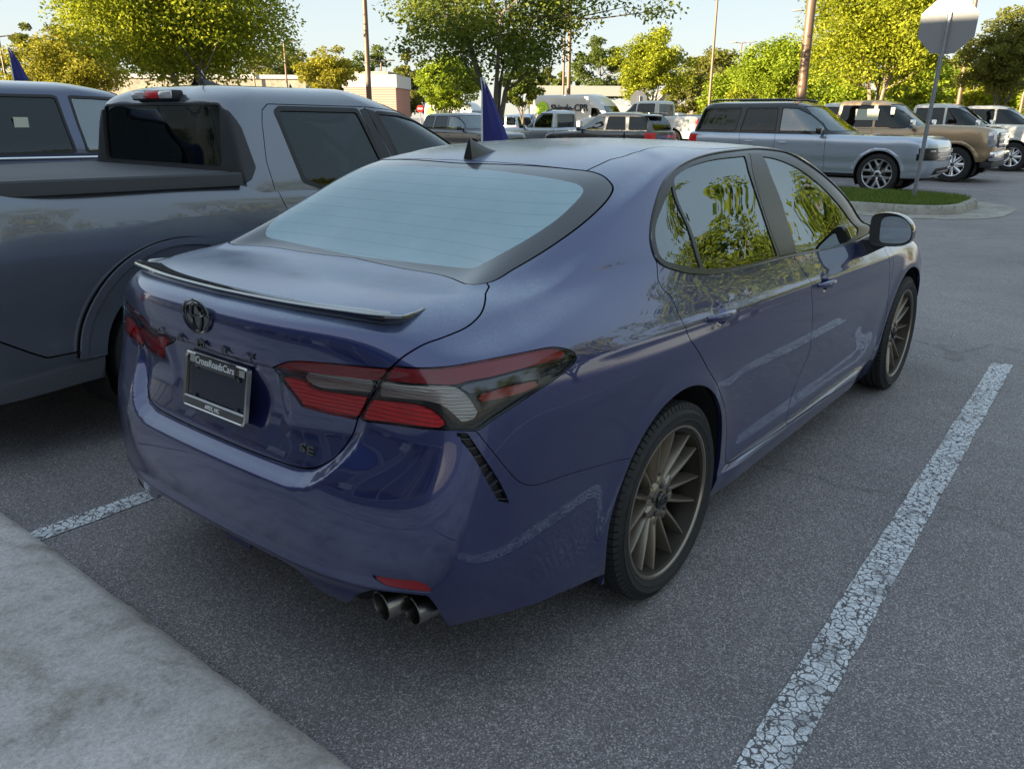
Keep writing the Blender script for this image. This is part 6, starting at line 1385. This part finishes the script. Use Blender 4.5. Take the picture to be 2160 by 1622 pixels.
# ---------------------------------------------------------------- trees
LEAF={'lime':_leafmat('leaf_lime',(.13,.19,.010),(.36,.43,.030),.5),'yellow':_leafmat('leaf_yellow',(.15,.19,.010),(.43,.44,.030),.5),'green':_leafmat('leaf_green',(.07,.11,.018),(.22,.25,.03),.5),
 'dark':_leafmat('leaf_dark',(.08,.115,.020),(.15,.18,.032),.45),'orange':_leafmat('leaf_orange',(.16,.16,.015),(.42,.37,.03),.45),'olive':_leafmat('leaf_olive',(.12,.14,.022),(.22,.21,.035),.45)}
M['bark']=_concrete('bark',(.12,.095,.075),(.22,.18,.145)); M['bark_pale']=_concrete('bark_pale',(.26,.19,.13),(.36,.28,.20))
def tree(label,loc,h,w,z0,kind,n=3500,leaf=.16,seed=1,stems=1,name='tree',bark='bark',shape=1.0,group='trees around the car park',gap=.75,extra=()):
    """crown: clumps of leaves on limbs; z0 = underside of the crown, h = top, w = width"""
    rg=np.random.default_rng(seed); o=empty(name,(0,0,0)); tag(o,label,'tree',group)
    ch=h-z0; nc=max(60,int(n/150)); C=[]
    while len(C)<nc:
        q=rg.uniform(-1,1,3); r=np.linalg.norm(q)
        if r>1 or r<.30 and rg.random()<.7: continue
        tz=(q[2]+1)/2; prof=(1-abs(tz-.42)**2.2*2.6*shape)
        if math.hypot(q[0],q[1])>max(.18,prof): continue
        ang=math.atan2(q[1],q[0]); lob=1+.16*math.sin(3*ang+seed)+.10*math.sin(5*ang+2*seed+4*tz)
        C.append((q[0]*w/2*lob,q[1]*w/2*lob,z0+ch*tz+rg.normal(0,.04*ch)))
    for e in extra: C.append(e)
    C=np.array(C); nc=len(C); rad=w*.115*rg.uniform(.6,1.3,nc)
    per=rg.multinomial(n,rad**1.6/(rad**1.6).sum()); ci=np.repeat(np.arange(nc),per)
    d=rg.normal(0,1,(len(ci),3)); d/=np.linalg.norm(d,axis=1)[:,None]; rr_=rg.random(len(ci))**.45
    P=C[ci]+d*(rad[ci]*rr_)[:,None]*np.array([1.15,1.15,.75])
    # leaf blades: folded diamonds, drooping outwards
    m=len(P); L=leaf*rg.uniform(.6,1.3,m); a=rg.uniform(0,2*np.pi,m); t=np.stack([np.cos(a),np.sin(a),rg.normal(-.35,.5,m)],1)+d*.6; t/=np.linalg.norm(t,axis=1)[:,None]
    b=np.cross(t,rg.normal(0,1,(m,3))); b/=np.linalg.norm(b,axis=1)[:,None]; nn=np.cross(t,b)
    V=np.stack([P-t*L[:,None]*.5,P+b*L[:,None]*.27+nn*L[:,None]*.08,P+t*L[:,None]*.5,P-b*L[:,None]*.27+nn*L[:,None]*.08],1).reshape(-1,3)
    k=np.arange(m)*4; F=np.concatenate([np.stack([k,k+1,k+2],1),np.stack([k,k+2,k+3],1)])
    mk('crown',V,F,LEAF[kind],o)
    tb=MB(); rt=max(.05,w*.020)
    fork=z0*.55 if stems==1 else z0*.22
    base=[(0,0,-.05),(rg.normal(0,.03),rg.normal(0,.03),fork)]
    tb.tube(base,[rt*1.35*(1 if stems==1 else 1.3),rt],9)
    tops=[]
    for s_ in range(max(stems,3)):
        a=2*math.pi*s_/max(stems,3)+rg.uniform(0,.6); rr_=w*.12
        p1=(rr_*.5*math.cos(a),rr_*.5*math.sin(a),z0*.75+.1*ch); p2=(rr_*1.6*math.cos(a),rr_*1.6*math.sin(a),z0+ch*.38)
        tb.tube([base[1],p1,p2],[rt*.85,rt*.6,rt*.35],7); tops+= [p1,p2]
    order=rg.permutation(nc)[:min(nc,34)]
    for c in order:
        tp=min(tops,key=lambda q:(q[0]-C[c][0])**2+(q[1]-C[c][1])**2+(q[2]-C[c][2])**2*.6+(5 if q[2]>C[c][2] else 0))
        mid=((tp[0]+C[c][0])/2,(tp[1]+C[c][1])/2,(tp[2]+C[c][2])/2-.03*ch)
        tb.tube([tp,mid,tuple(C[c])],[rt*.34,rt*.2,rt*.06],5,False)
    tb.build('trunk',M[bark],o,True,fix=False)
    o.location=loc; return o
def T(label,px,dep,y_top,y_bot,x0,x1,kind,n,leaf,seed,**k):
    """place a tree from its outline in the photo"""
    s=1692.78/dep; h=1.53+(249-y_top)/s*1.0; z0=max(.5,1.53+(249-y_bot)/s); w=(x1-x0)/s
    return tree(label,at(px,dep),h,w,z0,kind,n,leaf,seed,**k)
T('large bright yellow green tree above the grey pickup cab',395,30,-80,172,205,592,'yellow',60000,.14,11,stems=4,bark='bark_pale')
T('orange tinged tree left of the large bright tree',165,38,88,225,80,262,'orange',22000,.145,12)
T('dark olive tree behind the blue flag at the left edge',85,62,85,235,45,130,'olive',5500,.26,13)
T('dark olive tree behind the orange tinged tree',160,66,72,235,105,215,'olive',6500,.26,14)
T('dark green many stemmed tree rising behind the sedan roof',1040,21,-120,182,872,1262,'green',26000,.105,21,stems=5,gap=.9,extra=[(1.2,-2.3,4.1),(1.5,-2.8,4.0),(1.7,-3.3,3.85),(1.8,-3.6,3.9),(1.0,-2.0,3.9)])
T('bright lime tree behind the blue pennant flag',945,46,135,230,885,1012,'lime',16000,.165,22)
T('green tree right of the centre tree trunks',1098,46,148,225,1060,1138,'green',6000,.18,23)
T('rounded dark green tree right of the two centre poles',1262,75,95,215,1208,1322,'dark',8000,.28,24)
T('golden yellow tree behind the white van',1370,52,92,212,1296,1442,'yellow',20000,.175,25)
T('olive tree behind the lamp pole right of centre',1500,72,118,215,1440,1562,'olive',7500,.27,26)
T('lime green tree above the pale blue SUV roof',1640,46,98,215,1556,1726,'lime',22000,.165,27)
T('large bright yellow green tree right of the thick brown pole',1838,33,-45,178,1708,1980,'yellow',56000,.13,28,stems=3,bark='bark_pale')
T('olive green tree right of the stop sign',2100,38,45,205,2025,2185,'olive',22000,.145,29)
T('small orange tinged tree in front of the cream building',695,48,125,200,640,752,'orange',7000,.17,30)
T('pale lime tree low behind the tan pickup roof',1930,50,128,235,1870,2000,'lime',9000,.2,31)
T('lime shrubby tree behind the lamp pole and tan pickup',1770,56,140,240,1715,1850,'lime',9000,.22,32)
T('golden shrubby tree behind the white pickups',2070,54,140,240,2000,2130,'yellow',9000,.22,33)
T('lime shrubby tree at the right edge behind the white pickups',2165,52,135,240,2105,2230,'lime',8000,.22,34)
for i,(px,dep,yt,x0,x1,kd,lb) in enumerate([(1735,62,150,1690,1790,'lime','low lime tree left of the tan pickup cabin'),(1880,60,135,1820,1950,'yellow','low yellow green tree above the tan pickup roof'),(1965,58,140,1900,2030,'lime','low lime tree left of the stop sign post'),(2045,60,130,1990,2110,'orange','low orange tinged tree behind the stop sign post'),(2125,56,150,2070,2190,'yellow','low yellow green tree above the last white pickup'),(1600,60,150,1540,1660,'yellow','low yellow green tree right of the lamp pole'),(1530,64,155,1470,1590,'lime','low lime tree behind the lamp pole'),(1440,66,158,1400,1490,'olive','low olive tree beside the white gabled house')]):
    T(lb,px,dep,yt,262,x0,x1,kd,7000,.24,130+i,group='low trees behind the parked pickups')
far=[(470,95,110,520,'dark'),(540,92,112,600,'olive'),(600,100,108,660,'dark'),(640,95,118,690,'olive'),(735,92,140,770,'olive'),(790,95,120,850,'dark'),(850,90,138,890,'olive'),(905,95,140,950,'dark'),(1150,90,165,1190,'olive'),(1185,85,162,1215,'dark'),(1450,95,150,1500,'olive'),(1590,90,140,1640,'dark'),(1730,80,118,1790,'olive'),(1900,85,120,1960,'dark'),(2000,85,130,2060,'olive'),(2110,85,110,2170,'dark'),(20,95,140,60,'dark'),(250,95,150,310,'olive'),(330,95,140,390,'dark'),(410,98,135,460,'olive')]
ORD=['first','second','third','fourth','fifth','sixth','seventh','eighth','ninth','tenth','eleventh','twelfth','thirteenth','fourteenth','fifteenth','sixteenth','seventeenth','eighteenth','nineteenth','twentieth']
far.sort()
for i,(px,dep,yt,x1,kd) in enumerate(far):
    T('%s distant woodland tree on the horizon, %s from the left'%('olive green' if kd=='olive' else 'dark green',ORD[i]),px,dep,yt,250,px-(x1-px),x1,kd,4200,.42,60+i,name='distant_tree',group='distant woodland trees')
# trees along the right-hand verge, seen mirrored in the sedan's side glass and paint
for i,(x,y,h,w,kd) in enumerate([(17,-9.0,8.6,6.4,'green'),(11.5,-12.5,8.8,6.6,'olive'),(24,-11.5,9.4,7.0,'green'),(33,-12.5,9.0,7,'green'),(4,-17,8.4,6.8,'green'),(-5,-19,8.0,6.6,'olive'),(43,-12,9,7,'olive')]):
    tree('tall leafy tree on the right verge outside the picture, %s of the row'%ORD[i],(x,y,0),h,w,1.3,kd,7000,.24,90+i,name='verge_tree',group='trees along the right verge')
# ---------------------------------------------------------------- vehicles beyond the sedan roof (facing +y, left sides towards the viewer)
def put(name,label,cat,sp,px,dep,rz=HP,z=0.0,dx=0.0,group='vehicles parked across the lot'):
    sp['res']=.62
    q=at(px,dep); return vehicle(name,label,cat,sp,(q[0],q[1],z),rz,group)
put('pickup_truck','silver pickup truck seen from its side above the sedan roof, beside the blue flag','pickup truck',pick_spec(M['silver_paint'],L=5.4,roof=1.86,hw=.95,belt=1.14,wb=3.25,r=.38,rim=.25,hood=1.12,bed=1.16,chrome=False,big=False,style='s5',wheelmat=M['alloy'],zb=.42,rear_over=1.1),1218,35)
def wing(car):
    m=MB(); m.box(-.72,-.45,-.62,.62,1.69,1.73,.015); m.build('roof_spoiler',M['black_gloss'],car,True)
put('parked_suv','black SUV with roof spoiler beside the silver pickup above the sedan roof','SUV',suv_spec(M['charcoal_paint'],L=4.9,roof=1.76,hw=.97,belt=1.10,wb=2.9,r=.38,rim=.27,style='s5',rear_over=1.0,hood=1.05,fast=True,extras=[wing]),1352,31)
put('pickup_truck','white pickup truck behind the black SUV near the sedan roof centre','pickup truck',pick_spec(M['white_paint'],L=6.0,roof=2.08,hw=1.02,belt=1.33,wb=3.9,r=.43,rim=.28,hood=1.36,bed=1.40,zb=.5),1440,37,z=.22)
# white high-roof van with the roofer's name on its side
def van():
    def sign(car):
        text_mesh('side_lettering','Shingle-CPR',.52,M['black_print'],car,Matrix(((1,0,0,1.55),(0,0,-1,-.990),(0,1,0,1.92),(0,0,0,1))),.02,bold=.006)
        m=MB(); nn=28; m.add([(-.35+.42*math.cos(2*math.pi*k/nn),-1.012,1.88+.42*math.sin(2*math.pi*k/nn)) for k in range(nn)],[tuple(range(nn))]); d=m.build('round_logo',M['lime_print'],car)
        for b in((-.53,-.49,1.70,2.08),(-.21,-.17,1.70,2.08),(-.53,-.17,1.86,1.90),(-.53,-.17,2.05,2.08)):
            m=MB(); m.box(b[0],b[1],-1.018,-1.013,b[2],b[3]); m.build('logo_bar',M['green_print'],d)
    sp=dict(paint=M['white_paint'],hw=1.0,xr=-1.1,xf=4.85,res=1.0,rr=.10,rf=.40,zb=.38,ztop=[(-1.1,1.25),(3.9,1.25),(4.4,1.18),(4.85,1.0)],arches=[(0,.36,.43),(3.75,.36,.43)],lip=.05,flare=.012,
        cab=[(1.18,-1.08,4.55,.985,.10,.5,0,.15),(1.45,-1.07,4.30,.98,.10,.48,0,.15),(1.75,-1.06,4.02,.965,.10,.45,0,.14),(2.05,-1.05,3.78,.945,.12,.42,0,.13),(2.35,-1.03,3.40,.91,.14,.4,0,.12),(2.56,-1.0,3.05,.86,.18,.36,0,.10),(2.64,-.92,2.80,.76,.2,.3,0,.1)],crown=.03,
        windows=[('front_door_window',M['tint_glass'],'side',[(3.05,1.92),(3.40,1.90),(3.72,1.62),(3.86,1.38),(3.05,1.38)],.02,-.006),('windscreen',M['side_glass'],'front',[(-.82,1.32),(.82,1.32),(.70,2.02),(-.70,2.02)],.01,-.004)],
        tub_parts=[('headlight',M['headlamp'],'front',rr2(.6,.98,.82,1.02,.03),.004),('grille',M['black_plastic'],'front',rr2(-.55,.55,.72,.98,.03),.004),('tail_light',M['lamp_red'],'rear',rr2(.84,1.1,.8,1.2,.02),.003)],
        extras=[sign,mirror_fn(3.75,1.35,.98,M['black_plastic'],True)],wheel=dict(r=.35,rim=.21,w=.22,mat=M['alloy'],style='s8'))
    return sp
M['black_print']=plain('black_print',(.02,.02,.025),.6); M['lime_print']=plain('lime_print',(.50,.75,.02),.6); M['green_print']=plain('green_print',(.30,.55,.03),.6)
put('panel_van','white high roof van with lime circle logo and black lettering','van',van(),1172,50,rz=-HP,z=.15)
put('parked_suv','dark grey SUV with pale windscreen left of the blue pennant flag','SUV',suv_spec(M['charcoal_paint'],L=4.8,roof=1.72,hw=.95,belt=1.10,wb=2.85,r=.37,rim=.25,style='s5',rear_over=.95,hood=1.05),945,34,rz=-HP-.2)
put('parked_suv','grey SUV just right of the blue pennant flag','SUV',suv_spec(M['silver_paint'],L=4.7,roof=1.72,hw=.93,belt=1.08,wb=2.8,r=.36,rim=.24,style='s5',rear_over=.9,hood=1.02),1085,50)
put('parked_suv','blue SUV with roof visible above the silver pickup','SUV',suv_spec(M['blue_paint'],L=4.7,roof=1.80,hw=.93,belt=1.1,wb=2.8,r=.37,rim=.25,style='s5',rear_over=.9,hood=1.05),1120,58,rz=HP)
put('panel_van','white box bodied van left of the centre tree trunks','van',van(),930,66,rz=-HP)
put('parked_suv','white SUV behind the blue pennant flag and tree trunk','SUV',suv_spec(M['white_paint'],L=4.9,roof=1.85,hw=.97,belt=1.12,wb=2.9,r=.38,rim=.25,style='s5',rear_over=.95,hood=1.08),985,55,rz=HP)
put('parked_suv','dark SUV right of the white pickup bed near the pale blue SUV','SUV',suv_spec(M['charcoal_paint'],L=4.8,roof=1.78,hw=.95,belt=1.12,wb=2.85,r=.37,rim=.25,style='s5',rear_over=.95,hood=1.06),1478,52,rz=HP)
put('parked_suv','white SUV far behind the white van front','SUV',suv_spec(M['white_paint'],L=4.9,roof=1.95,hw=.97,belt=1.2,wb=2.9,r=.38,rim=.25,style='s5',rear_over=.95,hood=1.1),1420,60,rz=HP)
put('parked_suv','dark blue SUV roof between pale blue SUV and tan pickup','SUV',suv_spec(M['blue_paint'],L=4.9,roof=1.95,hw=.97,belt=1.2,wb=2.9,r=.38,rim=.25,style='s5',rear_over=.95,hood=1.1),1790,34,rz=-HP)
